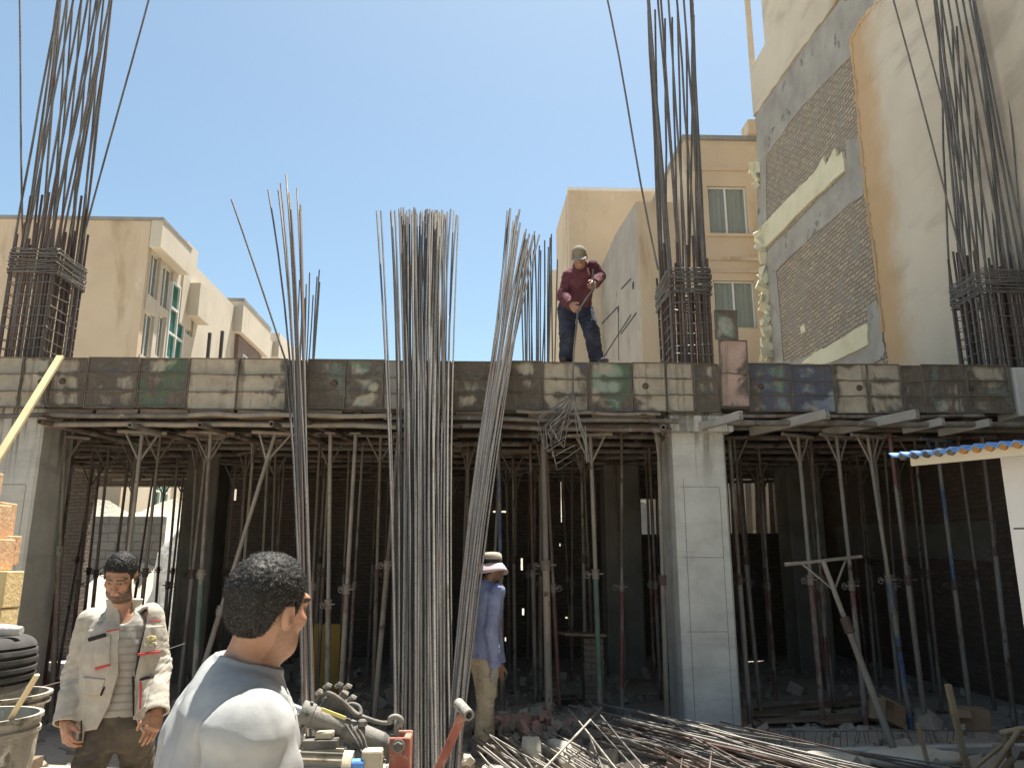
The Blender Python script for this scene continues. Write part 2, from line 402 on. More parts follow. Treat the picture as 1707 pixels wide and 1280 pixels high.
MB().box((XW + .05, -8, -.3), (22, 17.95, ZC)).build('wall', m_brick_p, nb)
MB().box((XW + .05, -8, ZC), (22, YBK, 29)).build('wall', m_plaster if False else m_brick_p, nb)
MB().box((XW - .02, -8, -.3), (XW + .05, 15.9, 3.9)).build('brick_base', m_brick_d, nb)
bp_ = [atx(px_, py_, XW - .02) for px_, py_ in ((1392, 878), (1470, 872), (1560, 874), (1660, 866), (1662, 936), (1560, 930), (1480, 934), (1398, 924))]
MB().prism([(XW - .021, p.y, p.z) for p in bp_], (-.012, 0, 0)).build('mortar_band', m_conc_dark, nb)
pl = MB()
edge = jag([W_(1440, -52), W_(1400, 0), W_(1330, 95), W_(1262, 190), Vector((XW + .05, 17.95, W_(1262, 190).z))], 9, .05)
poly = edge + [Vector((XW + .05, 17.95, ZC)), Vector((XW + .05, YBK, ZC)), Vector((XW + .05, YBK, 29)), Vector((XW + .05, edge[0].y, 29))]
pl.prism([Vector((XW + .05, p.y, p.z)) for p in poly], (-.05, 0, 0))
edge = jag([W_(1487, 612), W_(1472, 500), W_(1462, 420), W_(1450, 330), W_(1440, 240), W_(1432, 150), W_(1424, 66), W_(1442, 33), W_(1472, 0), W_(1500, -40)], 12, .035)
yn = edge[-1].y
poly = [Vector((XW + .05, edge[0].y, 3.9))] + edge + [Vector((XW + .05, yn, 29)), Vector((XW + .05, -8, 29)), Vector((XW + .05, -8, 3.9))]
pl.prism(poly, (-.055, 0, 0)); pl.build('plaster_coat', m_plaster, nb)
# broken plaster lip along the patch edge
lip = MB(); lp = [p + Vector((-.055, 0, 0)) for p in edge[6:-6]]
lip.tube(lp, [random.uniform(.02, .055) for _ in lp], 6); lip.build('plaster_lip', m_plaster, nb, smooth=60)
def patch(px, th, name, m, n=5, amp=.03):
    pts = [W_(*p) for p in px]; e = jag(pts + [pts[0]], n, amp)[:-1]
    return MB().prism(e, (-th, 0, 0)).build(name, m, nb)
patch([(1262, 192), (1330, 97), (1400, 3), (1438, -50), (1498, -42), (1470, 2), (1424, 66), (1424, 92), (1340, 175), (1278, 262), (1279, 425), (1264, 425)], .022, 'concrete_band', m_band)
patch([(1276, 425), (1414, 286), (1412, 240), (1438, 222), (1448, 318), (1380, 372), (1295, 452), (1308, 607), (1284, 607)], .022, 'concrete_band', m_band)
patch([(1300, 607), (1340, 598), (1448, 545), (1446, 510), (1468, 500), (1476, 585), (1470, 600), (1440, 607)], .018, 'concrete_band', m_band)
patch([(1272, 378), (1330, 318), (1345, 305), (1362, 288), (1376, 262), (1380, 278), (1396, 246), (1400, 262), (1408, 254), (1413, 283), (1345, 345), (1276, 416)], .055, 'yellow_strip', m_yellow, 4, .02)
patch([(1340, 606), (1362, 588), (1378, 580), (1450, 539), (1452, 574), (1385, 606)], .055, 'yellow_strip', m_yellow, 4, .02)
patch([(1336, 545), (1342, 540), (1345, 552), (1338, 556)], .03, 'plaster_chip', m_yellow, 2, .01)
# crumbled foam and plaster along the far corner
for name, px, py0, py1 in (('plaster_chip', 1277, 455, 606), ('plaster_chip', 1262, 275, 310), ('plaster_chip', 1270, 385, 432)):
    b = MB(); y = py0
    while y < py1:
        p = at(px + random.uniform(-4, 5), y, 17.97); s = random.uniform(.06, .17)
        b.box(p - Vector((s, .05, s * .9)), p + Vector((s, .06, s * 1.0)), Euler((random.uniform(-.4, .4), random.uniform(-.6, .6), random.uniform(-.5, .5))).to_matrix(), s * .35)
        y += random.uniform(5, 11)
    b.build(name, m_yellow, nb, smooth=20)
MB().box((XW, FINY, ZC), (XW + .12, 17.95, 29)).build('corner_fin', m_plaster, nb)

# ------------------------------------------------------------------ buildings behind
m_tan = mat('tan_render', [(.47, .375, .265), (.545, .44, .315), (.59, .485, .355)], .5, .93, .3, 20, .02, stains=[((.36, .27, .17),  .9, .52, .72, (1, 1, .22)), ((.62, .53, .42), 1.7, .6, .72, (1, 1, .5))])
m_cream = mat('cream_render', [(.46, .41, .325), (.525, .475, .385), (.57, .52, .43)], .6, .93, .3, 20, .02, stains=[((.40, .35, .27), 1.3, .55, .72, (1, 1, .22))])
m_stone = mat('pale_cladding', [(.44, .41, .35), (.52, .49, .43)], 2, .9, .3, 20, .01)
m_grey_r = mat('grey_render', [(.27, .245, .205), (.345, .315, .265), (.40, .37, .31)], .9, .94, .6, 12, .03, stains=[((.15, .14, .125), 1.3, .6, .68, (1, 1, .4)), ((.38, .34, .27), 1.1, .63, .72)])
m_white = mat('white_frame', [(.6, .6, .57), (.7, .7, .67)], 5, .5, .1)
m_curt = mat('curtain', [(.42, .42, .38), (.55, .54, .5)], 1.5, .9, .5, 6, .03, stretch=(9, 9, .3))
m_room = mat('dark_room', [(.05, .05, .05), (.08, .08, .08)], 3, .9, .1)
def glassmat(name, c, r=.04):
    t = NT(name); t.p.inputs['Transmission Weight'].default_value = .9; t.p.inputs['IOR'].default_value = 1.15
    return t.out(c, r, None, spec=.6)
m_glass = glassmat('window_glass', (.75, .8, .78)); m_green = glassmat('green_glass', (.25, .62, .52))
m_coping = mat('grey_coping', [(.2, .2, .19), (.3, .3, .28)], 3, .7)
def window(parent, O, U, N, w, h, mull=(.5,), curtain=True, glass=None, slide=False):
    """frame, curtain and pane set in an opening; O lower left corner on the wall face"""
    O, U, N = Vector(O), Vector(U), Vector(N); Zv = Vector((0, 0, 1)); t = .05
    P = lambda u, v, d: O + U * u + Zv * v - N * d
    b = MB(); rd = .09
    def strip(u0, u1, v0, v1, d0, d1):
        q = [P(u0, v0, d0), P(u1, v0, d0), P(u1, v1, d0), P(u0, v1, d0)]; b.prism(q, -N * (d1 - d0))
    e = .004
    strip(e, t, e, h - e, rd, rd + .05); strip(w - t, w - e, e, h - e, rd, rd + .05); strip(t, w - t, e, t, rd, rd + .05); strip(t, w - t, h - t, h - e, rd, rd + .05)
    for m in mull: strip(w * m - t / 2, w * m + t / 2, t, h - t, rd - .01, rd + .05)
    f = b.build('window', m_white, parent)
    q = [P(t, t, rd + .02), P(w - t, t, rd + .02), P(w - t, h - t, rd + .02), P(t, h - t, rd + .02)]
    MB().prism(q, -N * .006).build('pane', glass or m_glass, f)
    c = MB(); n = 26
    for i in range(n + 1):
        u = w * i / n; d = .16 + .025 * math.sin(i * 1.9)
        c.v += [tuple(P(u, .01, d)), tuple(P(u, h - .01, d))]
    for i in range(n): c.f.append((2 * i, 2 * i + 2, 2 * i + 3, 2 * i + 1))
    c.build('curtain', m_curt if curtain else m_room, f)
    return f
# tan block with two windows
A = thing('apartment_block', 'tan block with two white framed windows behind the middle bar cage', 'apartment block', (7, 20, 0))
ax0, az = 5.62, 13.5
wins = []
for a, b_, c_, d_ in ((1183, 390, 1243, 311), (1193, 547, 1257, 468)):
    p, q = at(a, b_, 20), at(c_, d_, 20); wins.append((p.x, q.x, min(p.z, at(c_, b_, 20).z), max(q.z, at(a, d_, 20).z)))
MB().holed((0, 20, 0), (1, 0, 0), (0, 0, 1), (0, -1, 0), (ax0, 12), (0, az), wins, .25).build('wall', m_tan, A)
MB().box((ax0, 20.45, 0), (12, 24.5, az)).build('wall', m_tan, A)
MB().box((ax0, 20.25, 0), (ax0 + .25, 20.45, az)).box((ax0 + .25, 20.25, az - .2), (12, 20.45, az)).build('wall', m_tan, A)
for i, (x0, x1, z0, z1) in enumerate(wins):
    window(A, (x0, 20, z0), (1, 0, 0), (0, -1, 0), x1 - x0, z1 - z0, (.47,) if i == 0 else (.5,))
    s = MB().box((x0 - .12, 19.93, z0 - .09), (x1 + .12, 20.1, z0 - .003)); s.build('window_sill', m_tan, A)
zc = at(1200, 232, 20).z
MB().box((ax0 - .06, 19.92, az - .03), (12, 24.5, az + .1)).build('coping', m_coping, A)
for py in (283, 432, 452):
    z = at(1210, py, 20).z; MB().box((ax0 + .002, 19.95, z - .05), (12, 20.002, z + .05)).build('string_course', m_tan, A)
p = at(1245, 222, 19.95); MB().box((p.x, 19.8, az + .1), (12, 20.4, az + .55)).build('parapet', m_tan, A)
p, q = at(1225, 600, 19.97), at(1262, 552, 19.97); MB().box((p.x, 19.75, p.z - .8), (q.x + 1, 20.001, q.z)).build('balcony', m_tan, A)
# grey gabled block
B = thing('apartment_block', 'narrow block with a rough grey unrendered gable and a tan front', 'apartment block', (4.4, 21, 0))
bx = 4.38
g = [atx(1060, 337, bx), atx(1025, 392, bx), atx(1003, 444, bx)]
poly = [Vector((bx, 21.0, g[0].z))] + [Vector((bx, p.y, p.z)) for p in g[1:]] + [Vector((bx, g[2].y, 0)), Vector((bx, 21.0, 0))]
MB().prism(poly, (1.2, 0, 0)).build('gable_wall', m_grey_r, B)
MB().box((bx + .012, 20.93, 0), (ax0 - .01, 20.998, g[0].z - .02)).build('front_wall', m_tan, B)
hb = MB()
for px, py in ((1056, 476), (1031, 516)):
    p = atx(px, py, bx); hb.tube([(bx - .02, p.y, p.z), (bx + .02, p.y, p.z)], .12, 10)
for (a, b_), (c_, d_) in (((1003, 540), (1030, 512)), ((1005, 598), (1052, 525)), ((1031, 520), (1032, 600)), ((1036, 482), (1052, 465)), ((1036, 556), (1061, 522))):
    p, q = atx(a, b_, bx), atx(c_, d_, bx); hb.bar((bx - .006, p.y, p.z), (bx - .006, q.y, q.z), .05, .02, (1, 0, 0))
hb.build('wall_scar', m_room, B)
# tall plain block at the back
C_ = thing('apartment_block', 'tall plain tan block behind the man on the slab', 'apartment block', (3.2, 28, 0))
cx = 3.18
g = [atx(947, 317, cx), atx(927, 384, cx)]
MB().prism([Vector((cx, 28, g[0].z)), Vector((cx, g[1].y, g[1].z)), Vector((cx, g[1].y, 0)), Vector((cx, 28, 0))], (7, 0, 0)).build('wall', m_tan, C_)
MB().box((cx - .03, 27.95, g[0].z - .02), (cx + 7, 28.3, g[0].z + .1)).build('coping', m_white, C_)
p = at(917, 460, 36); MB().box((p.x, 35.2, 0), (cx + 2, 38, p.z)).build('rear_wing', m_cream, C_)
# left block with the overhanging top floor
D = thing('apartment_block', 'tan block at left with overhanging top floor and a green glazed stair strip', 'apartment block', (-10, 22, 0))
dx = -10.0
def DS(px, py, x=dx): return atx(px, py, x)
dz = at(200, 368, 22).z
zlo = at(240, 412, 22).z
wd = []
for a, b_, c_, d_ in ((251, 497, 262, 446), (270, 516, 283, 473), (238, 596, 251, 552), (260, 596, 271, 572), (312, 560, 321, 524)):
    p, q = DS(a, d_), DS(c_, b_); z1 = (DS(a, d_).z + DS(c_, d_).z) / 2; z0 = (DS(a, b_).z + DS(c_, b_).z) / 2
    wd.append((p.y, q.y, z0 + .0, z0 + 1.35 if z1 < z0 + .9 else z1))
gl0, gl1 = DS(287, 480), DS(313, 480)
zg = DS(300, 480).z
MB().box((-24, 22, 0), (dx - .3, 34, dz)).build('wall', m_tan, D)
MB().box((dx - .3, 22, 0), (dx - .03, 22.25, dz)).build('wall', m_tan, D)
MB().holed((dx, 0, 0), (0, 1, 0), (0, 0, 1), (1, 0, 0), (22.25, 31.5), (0, dz), wd + [(gl0.y, gl1.y, 3, zg)], .28).build('side_wall', m_cream, D)
for y0, y1, z0, z1 in wd: window(D, (dx, y0, z0), (0, 1, 0), (1, 0, 0), y1 - y0, z1 - z0, (.5,), True)
st = MB(); ny, nz = 2, 9
for i in range(ny + 1): y = gl0.y + (gl1.y - gl0.y) * i / ny; st.box((dx - .1, y - .03, 3), (dx + .03, y + .03, zg))
for j in range(nz + 1): z = 3 + (zg - 3) * j / nz; st.box((dx - .09, gl0.y + .03, z - .03), (dx + .025, gl1.y - .03, z + .03))
s_ = st.build('stair_window', m_white, D); MB().box((dx - .05, gl0.y, 3), (dx - .04, gl1.y, zg)).build('pane', m_green, s_); MB().box((dx - .27, gl0.y, 3), (dx - .25, gl1.y, zg)).build('curtain', m_green if False else mat('stair_back', [(.2, .5, .42), (.3, .6, .5)], 2), s_)
ye = DS(316, 434, dx + .3).y
MB().box((dx + .002, 21.96, zlo), (dx + .34, ye, dz + .03)).build('overhang', m_cream, D)
MB().box((-24, 21.93, dz + .002), (dx + .36, 22.3, dz + .1)).box((dx, 22.3, dz + .031), (dx + .36, ye, dz + .1)).build('coping', m_coping, D)
p, q = DS(300, 411, dx), DS(331, 440, dx); MB().box((dx - 1.5, ye + .3, zlo - 1.5), (dx + .05, ye + 1.3, dz + .5)).build('stair_tower', m_cream, D)
p = DS(316, 472, dx + .3); q = DS(349, 520, dx + .3)
zz = DS(318, 520, dx + .3).z; MB().box((dx + .002, gl1.y + .05, zz), (dx + .4, gl1.y + 1.15, zz + 1.15)).build('balcony', m_cream, D)
for y, z in ((wd[0][0] - .05, zlo - .004), (wd[2][0], wd[2][3] + .5)):
    pass
MB().box((dx + .002, 22.3, wd[0][2] - .45), (dx + .02, gl0.y - .06, zlo - .003)).box((dx + .002, 22.3, 0), (dx + .004, 22.31, 1)) if False else None
# two smaller blocks farther left
E = thing('apartment_block', 'small cream block with a dark roof edge and brown window bay', 'apartment block', (-10.4, 30, 0))
ex = at(391, 503, 30).x; ez = at(391, 503, 30).z
MB().box((at(348, 503, 30).x, 30, 0), (ex, 38, ez)).build('wall', m_cream, E)
MB().box((ex - .3, 29.95, ez), (ex + .4, 34, ez + .14)).build('roof_edge', m_coping, E)
MB().box((ex + .002, 29.97, ez - 1.25), (ex + .38, 34, ez - .001)).build('parapet', m_cream, E)
m_brown = mat('brown_cladding', [(.17, .12, .095), (.23, .17, .14)], 2, .8)
wy0, wy1 = atx(378, 560, ex + .2).y, atx(408, 560, ex + .2).y
MB().box((ex + .003, 30.3, ez - 3.9), (ex + .2, 33.5, ez - 1.3)).build('window_bay', m_brown, E)
MB().box((ex + .19, 30.9, ez - 3.4), (ex + .23, 31.9, ez - 1.9)).build('window', m_white, E)
MB().box((ex + .225, 30.98, ez - 3.3), (ex + .24, 31.82, ez - 2.0)).build('pane', m_room, E)
G = thing('apartment_block', 'low cream block farthest left of centre, barely above the slab edge', 'apartment block', (-9, 36, 0))
gx = at(455, 558, 36).x; gz = at(455, 558, 36).z
MB().box((at(425, 555, 36).x, 36, 0), (gx, 46, gz)).build('wall', m_cream, G)
MB().box((gx - .1, 35.9, gz - 1.1), (gx + .35, 41, gz + .06)).build('parapet', m_cream, G)
# low terrace wall with dark posts between the left blocks
T = thing('terrace_wall', 'cream terrace wall with dark posts beside the left block', 'wall', (-9, 27, 0))
ty = 27.0; p0, p1 = at(334, 542, ty), at(372, 575, ty + 2)
MB().prism([(p0.x, ty, 0), (p1.x, ty + 2, 0), (p1.x, ty + 2, p1.z), (p0.x, ty, p0.z)], (.0, .25, 0)).build('wall', m_cream, T)
for px, a, b_ in ((335, 550, 600), (350, 555, 600), (371, 552, 600)):
    p, q = at(px, a, ty - .2), at(px, b_, ty - .2); MB().box((p.x - .05, ty - .25, 5), (p.x + .05, ty - .15, p.z)).build('post', m_room, T)
# ================================================================== FORMWORK
def panel_mat(i, residue, paint, pamt, base=(.045, .038, .032), res=(.33, .305, .25)):
    res = (res[0] * 1.08, res[1] * 1.02, res[2] * .95); base = (.075, .06, .048); residue += .055
    t = NT('form_panel_face'); v = t.coords(); 
    uv = t.n('UVMap'); s = t.n('SeparateXYZ'); t.l(uv.outputs[0], s.inputs[0])
    u, w_ = s.outputs[0], s.outputs[1]
    e = t.math('MINIMUM', t.math('MINIMUM', u, t.math('SUBTRACT', 1.0, u)), t.math('MINIMUM', w_, t.math('SUBTRACT', 1.0, w_)))
    mpv = t.n('Mapping'); t.l(v, mpv.inputs[0]); mpv.inputs['Scale'].default_value = (1, 1, .55); n1 = t.noise(2.6, 9, .58, .5, mpv.outputs[0]); n2 = t.noise(2.3, 5, .55, .8); n3 = t.noise(16, 7, .7); n4 = t.noise(1.7, 7, .6, .2)
    k = t.math('ADD', t.math('MULTIPLY', t.math('MINIMUM', e, .3), .9), t.math('MULTIPLY', t.math('SUBTRACT', n1, .5), 2.4))
    m = t.step(k, .31 - residue, .59 - residue)
    dark = t.ramp(n3, [(.3, tuple(x * .5 for x in base)), (.55, base), (.75, (.15, .115, .085))])
    resc = t.ramp(t.noise(4, 8, .65), [(.3, tuple(x * .68 for x in res)), (.5, res), (.7, tuple(min(1, x * 1.25) for x in res))])
    pk = t.step(t.math('ADD', n2, t.math('MULTIPLY', t.math('SUBTRACT', n3, .5), .35)), .62 - pamt, .67 - pamt)
    if paint: 
        pc = t.ramp(n4, [(.42, paint[0]), (.55, paint[-1])])
        resc = t.mix(t.math('MULTIPLY', pk, .72), resc, pc)
        dark = t.mix(t.math('MULTIPLY', pk, .6), dark, tuple(x * .5 for x in paint[0]))
    c = t.mix(m, dark, resc)
    c = t.mix(t.step(t.noise(30, 5, .7), .6, .72), c, (.2, .17, .13))
    mpd = t.n('Mapping'); t.l(v, mpd.inputs[0]); mpd.inputs['Scale'].default_value = (14, 14, .8)
    c = t.mix(t.math('MULTIPLY', t.step(t.noise(1, 4, .6, .2, mpd.outputs[0]), .53, .68), .55), c, (.13, .085, .055))
    c = t.mix(.13, c, (.40, .365, .305))
    return t.out(c, .85, t.math('ADD', n3, t.math('MULTIPLY', n1, .8)), .5, .012, .0, .3)
GR, BL, PK, TQ, GY = (.06, .21, .11), (.06, .11, .26), (.40, .23, .18), (.20, .30, .26), (.28, .29, .28)
m_flange = mat('panel_flange', [(.08, .066, .054), (.15, .128, .103), (.25, .22, .175)], 6, .85, .5, 60, .005)
UVC = {}
def form_panel(x0, x1, ncol, residue, paint, pamt, label, base=(.045, .038, .032), res=(.33, .305, .25), z0=None, z1=None, rows=3, yf=YF, tilt=0.0):
    X0, X1 = at(x0, 640, yf).x + .004, at(x1, 640, yf).x - .004
    z0 = ZB + random.uniform(-.012, .012) if z0 is None else z0; z1 = ZT + random.uniform(-.012, .008) if z1 is None else z1
    root = thing('formwork_panel', label, 'formwork panel', ((X0 + X1) / 2, yf, z0), 'steel formwork panels along the slab edge')
    W2, Hh = X1 - X0, z1 - z0
    b = MB(); uvs = []
    for i in range(ncol):
        for j in range(rows):
            a0, a1 = X0 + W2 * i / ncol, X0 + W2 * (i + 1) / ncol; c0, c1 = z0 + Hh * j / rows, z0 + Hh * (j + 1) / rows
            n = 4
            base_i = len(b.v)
            for p in range(n + 1):
                for q in range(n + 1):
                    fx, fz = p / n, q / n
                    bul = .016 * math.sin(math.pi * fx) * math.sin(math.pi * fz) * random.uniform(.6, 1.2)
                    b.v.append((a0 + (a1 - a0) * fx, yf + bul, c0 + (c1 - c0) * fz))
            for p in range(n):
                for q in range(n):
                    k = base_i + p * (n + 1) + q; b.f.append((k, k + n + 1, k + n + 2, k + 1))
                    uvs += [(p / n, q / n), ((p + 1) / n, q / n), ((p + 1) / n, (q + 1) / n), (p / n, (q + 1) / n)]
    me_o = None
    off = wloc(root); me = bpy.data.meshes.new('face_sheet')
    me.from_pydata([(v[0] - off.x, v[1] - off.y, v[2] - off.z) for v in b.v], [], b.f); me.shade_smooth()
    uvl = me.uv_layers.new(name='UVMap'); uvl.data.foreach_set('uv', np.array(uvs, 'f').ravel())
    o = bpy.data.objects.new('face_sheet', me); COL.objects.link(o); o.parent = root
    me.materials.append(panel_mat(0, residue, paint, pamt, base, res))
    f = MB(); d = .018
    f.box((X0, yf - d, z0), (X0 + .009, yf + .03, z1)); f.box((X1 - .009, yf - d, z0), (X1, yf + .03, z1))
    f.box((X0 + .009, yf - d, z1 - .009), (X1 - .009, yf + .03, z1)); f.box((X0 + .009, yf - d, z0), (X1 - .009, yf + .03, z0 + .009))
    f.build('flange', m_flange, root)
    for j in range(1, rows):
        r = MB()
        z = z0 + Hh * j / rows + random.uniform(-.012, .012); pts = []
        for k in range(9): pts.append((X0 + .009 + (W2 - .018) * k / 8, yf - .012, z + random.uniform(-.006, .006)))
        vv = []
        for (x, y, zz) in pts: vv += [(x, y - .004, zz - .004), (x, y + .02, zz - .004), (x, y + .02, zz + .004), (x, y - .004, zz + .004)]
        r.add(vv, [(4 * k + a, 4 * k + (a + 1) % 4, 4 * k + 4 + (a + 1) % 4, 4 * k + 4 + a) for k in range(8) for a in range(4)] + [(0, 1, 2, 3), (35, 34, 33, 32)])
        r.build('rib', m_flange, root)
    for i in range(1, ncol):
        x = X0 + W2 * i / ncol; MB().box((x - .005, yf - .034, z0 + .01), (x + .005, yf + .004, z1 - .01)).build('stiffener', m_flange, root)
    if random.random() < .3:
        h = MB(); xx, zz = X0 + W2 * random.uniform(.25, .75), z0 + Hh * .52
        h.lathe([(.0, -.012), (.022, -.012), (.034, .0), (.04, .03)], (xx, yf - .004, zz), 10, (0, 1, 0)); h.build('tie_hole', m_rust, root, smooth=40)
    if tilt: root.rotation_euler = (0, R(tilt), 0)
    return root
B0 = (.045, .038, .032)
specs = [(-45, 35, 1, .34, (TQ,), -.1, 'cement crusted form panel at the far left above the left column'),
 (35, 82, 1, .38, (TQ,), .08, 'narrow beige crusted form panel behind the top of the yellow plank'),
 (82, 143, 1, .14, None, 0, 'brown stained form panel to the right of the yellow plank'),
 (143, 230, 1, -.05, (BL,), -.02, 'black form panel with a pale blotch, left of the green one'),
 (230, 313, 1, .02, (GR, BL), .14, 'black form panel with a bright green paint smear'),
 (313, 478, 2, .5, None, 0, 'widest beige crusted form panel with one dark hole'),
 (478, 511, 1, -.3, None, 0, 'narrow black sheet standing in for the shaded gap behind the left slanting bars'),  # an open gap here; its shade is put in as a black sheet
 (511, 640, 2, .12, (TQ, GR), .06, 'form panel with pale and greenish smears between the left bars and the dense bundle'),
 (640, 752, 1, .6, (GY,), .3, 'smooth grey panel hidden behind the dense bundle of bars'),
 (752, 835, 1, .12, None, 0, 'brown smeared form panel to the right of the dense bundle'),
 (835, 905, 1, .06, (GR,), .06, 'dark form panel with a green patch left of the hanging wire bundle'),
 (905, 980, 1, .22, (BL, GY), .1, 'bluish grey form panel right below the feet of the man on the slab'),
 (980, 1054, 1, .2, (GR, TQ), .1, 'form panel with a dark green smear beneath the grey gabled block'),
 (1054, 1110, 1, .42, None, 0, 'small beige form panel at the left end of the middle bar cage'),
 (1110, 1156, 1, .42, (TQ,), .1, 'narrow upright pale form panel with a green streak under the middle cage'),
 (1156, 1198, 1, .05, (TQ,), .05, 'short dark smeared form panel left of the pink upright panel'),
 (1246, 1318, 1, .06, (BL, GR), .24, 'dark blue form panel just right of the pink upright panel'),
 (1318, 1390, 1, .16, (BL, TQ), .2, 'blue and grey form panel in the right bay'),
 (1390, 1502, 2, .34, (TQ,), .02, 'form panel with a large jagged beige blotch in the right bay'),
 (1502, 1538, 1, -.2, None, 0, 'narrow rust brown form panel in the right bay'),
 (1538, 1682, 2, .14, (TQ, BL), .1, 'rightmost form panel with turquoise and grey smears')]
for sp in specs: form_panel(*sp)
form_panel(1200, 1248, 1, .4, (GR,), -.02, 'upright pinkish form panel with a green streak rising above the slab edge', res=(.40, .29, .25), z0=3.38, z1=4.16, rows=2, yf=YF - .06, tilt=1.2)
form_panel(1197, 1236, 1, .3, (TQ, GR), .1, 'small grey green form panel standing on top of the pinkish upright one', res=(.27, .29, .26), z0=4.17, z1=4.52, rows=1, yf=YF - .055, tilt=1.2)
tag(MB().box((6.12, YF - .03, 3.3), (6.78, YF + .38, ZT - .02)).build('concrete_block', m_concrete, bevel=.02), 'plain grey concrete end block closing the slab edge at far right', 'block')

# ------------------------------------------------------------------ timber and tubes under the panels
WK = [('short timber packing block under the form panels at far left', 84, 160), ('short timber packing block above the tubes near the plank', 165, 235), ('long timber packing piece under the green smeared panel', 240, 318),
      ('timber packing piece under the widest panel', 322, 392), ('timber packing piece near the left slanting bars', 398, 470), ('timber packing piece under the greenish panel', 515, 572), ('timber packing piece right of the dense bundle', 760, 830),
      ('timber packing piece behind the hanging wire bundle', 880, 960), ('timber packing piece left of the front column', 985, 1090)]
for lab, a, b_ in WK:
    p, q = at(a, 686, YF + .06), at(b_, 689, YF + .06)
    tag(MB().box((p.x, YF - .02, ZB - .1), (q.x, YF + .1, ZB - .016), None, .012).build('timber_block', m_timber, loc=(p.x, YF, ZB - .1)), lab, 'timber', 'timber packing under the panels')
def tube_thing(a, b, r, label, m=None, n=10, name='scaffold_tube', cat='tube', wob=.012, joint=True, group='scaffold tubes under the slab edge'):
    a, b = Vector(a), Vector(b); pts = [a.lerp(b, i / 8) + Vector((0, random.uniform(-wob, wob), random.uniform(-wob, wob))) for i in range(9)]
    o = MB().tube(pts, r, n).build(name, m or m_pipe, smooth=50, loc=a); tag(o, label, cat, group); return o
def TX(px): return at(px, 700, YF).x
tube_thing((TX(-40), YF - .02, 3.235), (TX(330), YF - .03, 3.235), .027, 'upper horizontal tube under the panels in the left bay')
tube_thing((TX(318), YF - .075, 3.245), (TX(655), YF - .07, 3.25), .027, 'upper horizontal tube behind the left slanting bars', m_p_pale)
tube_thing((TX(640), YF - .03, 3.235), (TX(1130), YF - .03, 3.22), .027, 'upper horizontal tube from the dense bundle to the column')
tube_thing((TX(70), YF + .06, 3.16), (TX(660), YF + .05, 3.155), .03, 'lower horizontal tube under the panels in the left half', m_p_pale)
tube_thing((TX(700), YF + .06, 3.165), (TX(1120), YF + .05, 3.13), .03, 'lower horizontal tube left of the front column', m_p_brown)
tube_thing((TX(1210), YF - .05, 3.20), (TX(1700), YF - .07, 3.19), .034, 'thick horizontal tube across the right bay')
tube_thing((TX(1205), YF + .02, 3.285), (TX(1640), YF + .0, 3.30), .022, 'thin upper tube tight under the right bay panels', m_p_brown)
tube_thing((TX(860), YF - .06, 3.30), (TX(1100), YF - .05, 3.29), .02, 'thin grey rod tight under the panels left of the column', m_p_grey)
# square steel beams poking out toward the viewer
for px, py, L, w_, lab in ((1236, 692, .62, .1, 'pale box beam end just right of the column'), (1380, 690, .9, .12, 'large box beam end under the blue panels'), (1530, 690, 1.0, .12, 'large box beam end in the middle of the right bay'),
                       (1573, 702, .4, .1, 'small box beam end right of the middle beam of the right bay'), (1652, 704, .5, .1, 'rightmost box beam end below the turquoise panel')):
    p = at(px, py, YF - .5 if L > .55 else YF - .22); q = p + Vector((-L * .55, L * 1.1, -.03))
    b = MB().bar(p, q, w_ * .62, w_ * .88); o = b.build('steel_beam', mat('galvanised_beam', [(.25, .23, .2), (.34, .32, .28), (.42, .4, .35)], 4, .6, .3, 40, .004, .2), loc=p, bevel=.006)
    tag(o, lab, 'beam', 'box beam ends under the right bay')
    d = (p - q).normalized(); sx = d.cross(Vector((0, 0, 1))).normalized(); h = MB()
    for u, v in ((-.4, .55), (.4, .55), (-.4, -.5), (.4, -.5)):
        c = p + sx * u * w_ * .55 + Vector((0, 0, v * w_ * .55)) ; h.lathe([(0, .002), (.009, .002), (.009, -.004)], c, 8, d)
    h.build('bolt_hole', m_dark, o)
for i, (px, py) in enumerate(((66, 702), (216, 708), (333, 708), (452, 706), (505, 700), (1106, 712))):
    p = at(px, py, YF - .14); b = MB(); q = p + Vector((.35, 1.7, .01))
    d = (q - p).normalized()
    b.pipe(p, q, .032, .022, 10)
    tag(b.build('scaffold_tube', m_p_brown, loc=p, smooth=40), ['open tube end above the left column', 'open tube end over the first prop from left', 'open tube end over the second prop from left', 'open tube end over the slanting prop', 'open tube end beside the left slanting bars', 'open tube end against the front column'][i], 'tube', 'open tube ends poking out from under the slab')
# cross runners deeper under the slab
for i in range(10):
    y = 9.25 + i * .68
    tube_thing((-7.2, y, 3.27), (6.7, y, 3.26), .035, 'dark runner tube crossing under the slab in shadow', m_p_brown if i % 3 else m_p_grey, 6, name='runner_tube', wob=.02, group='runner tubes under the slab')
for i in range(20):
    x = -7 + i * .71; a = random.uniform(-.25, .25)
    tube_thing((x - a, 8.9, 3.37), (x + a, 15.5, 3.37), .04, 'dark joist tube running back under the slab in shadow', m_p_brown, 6, name='joist_tube', wob=.02, group='joist tubes under the slab')

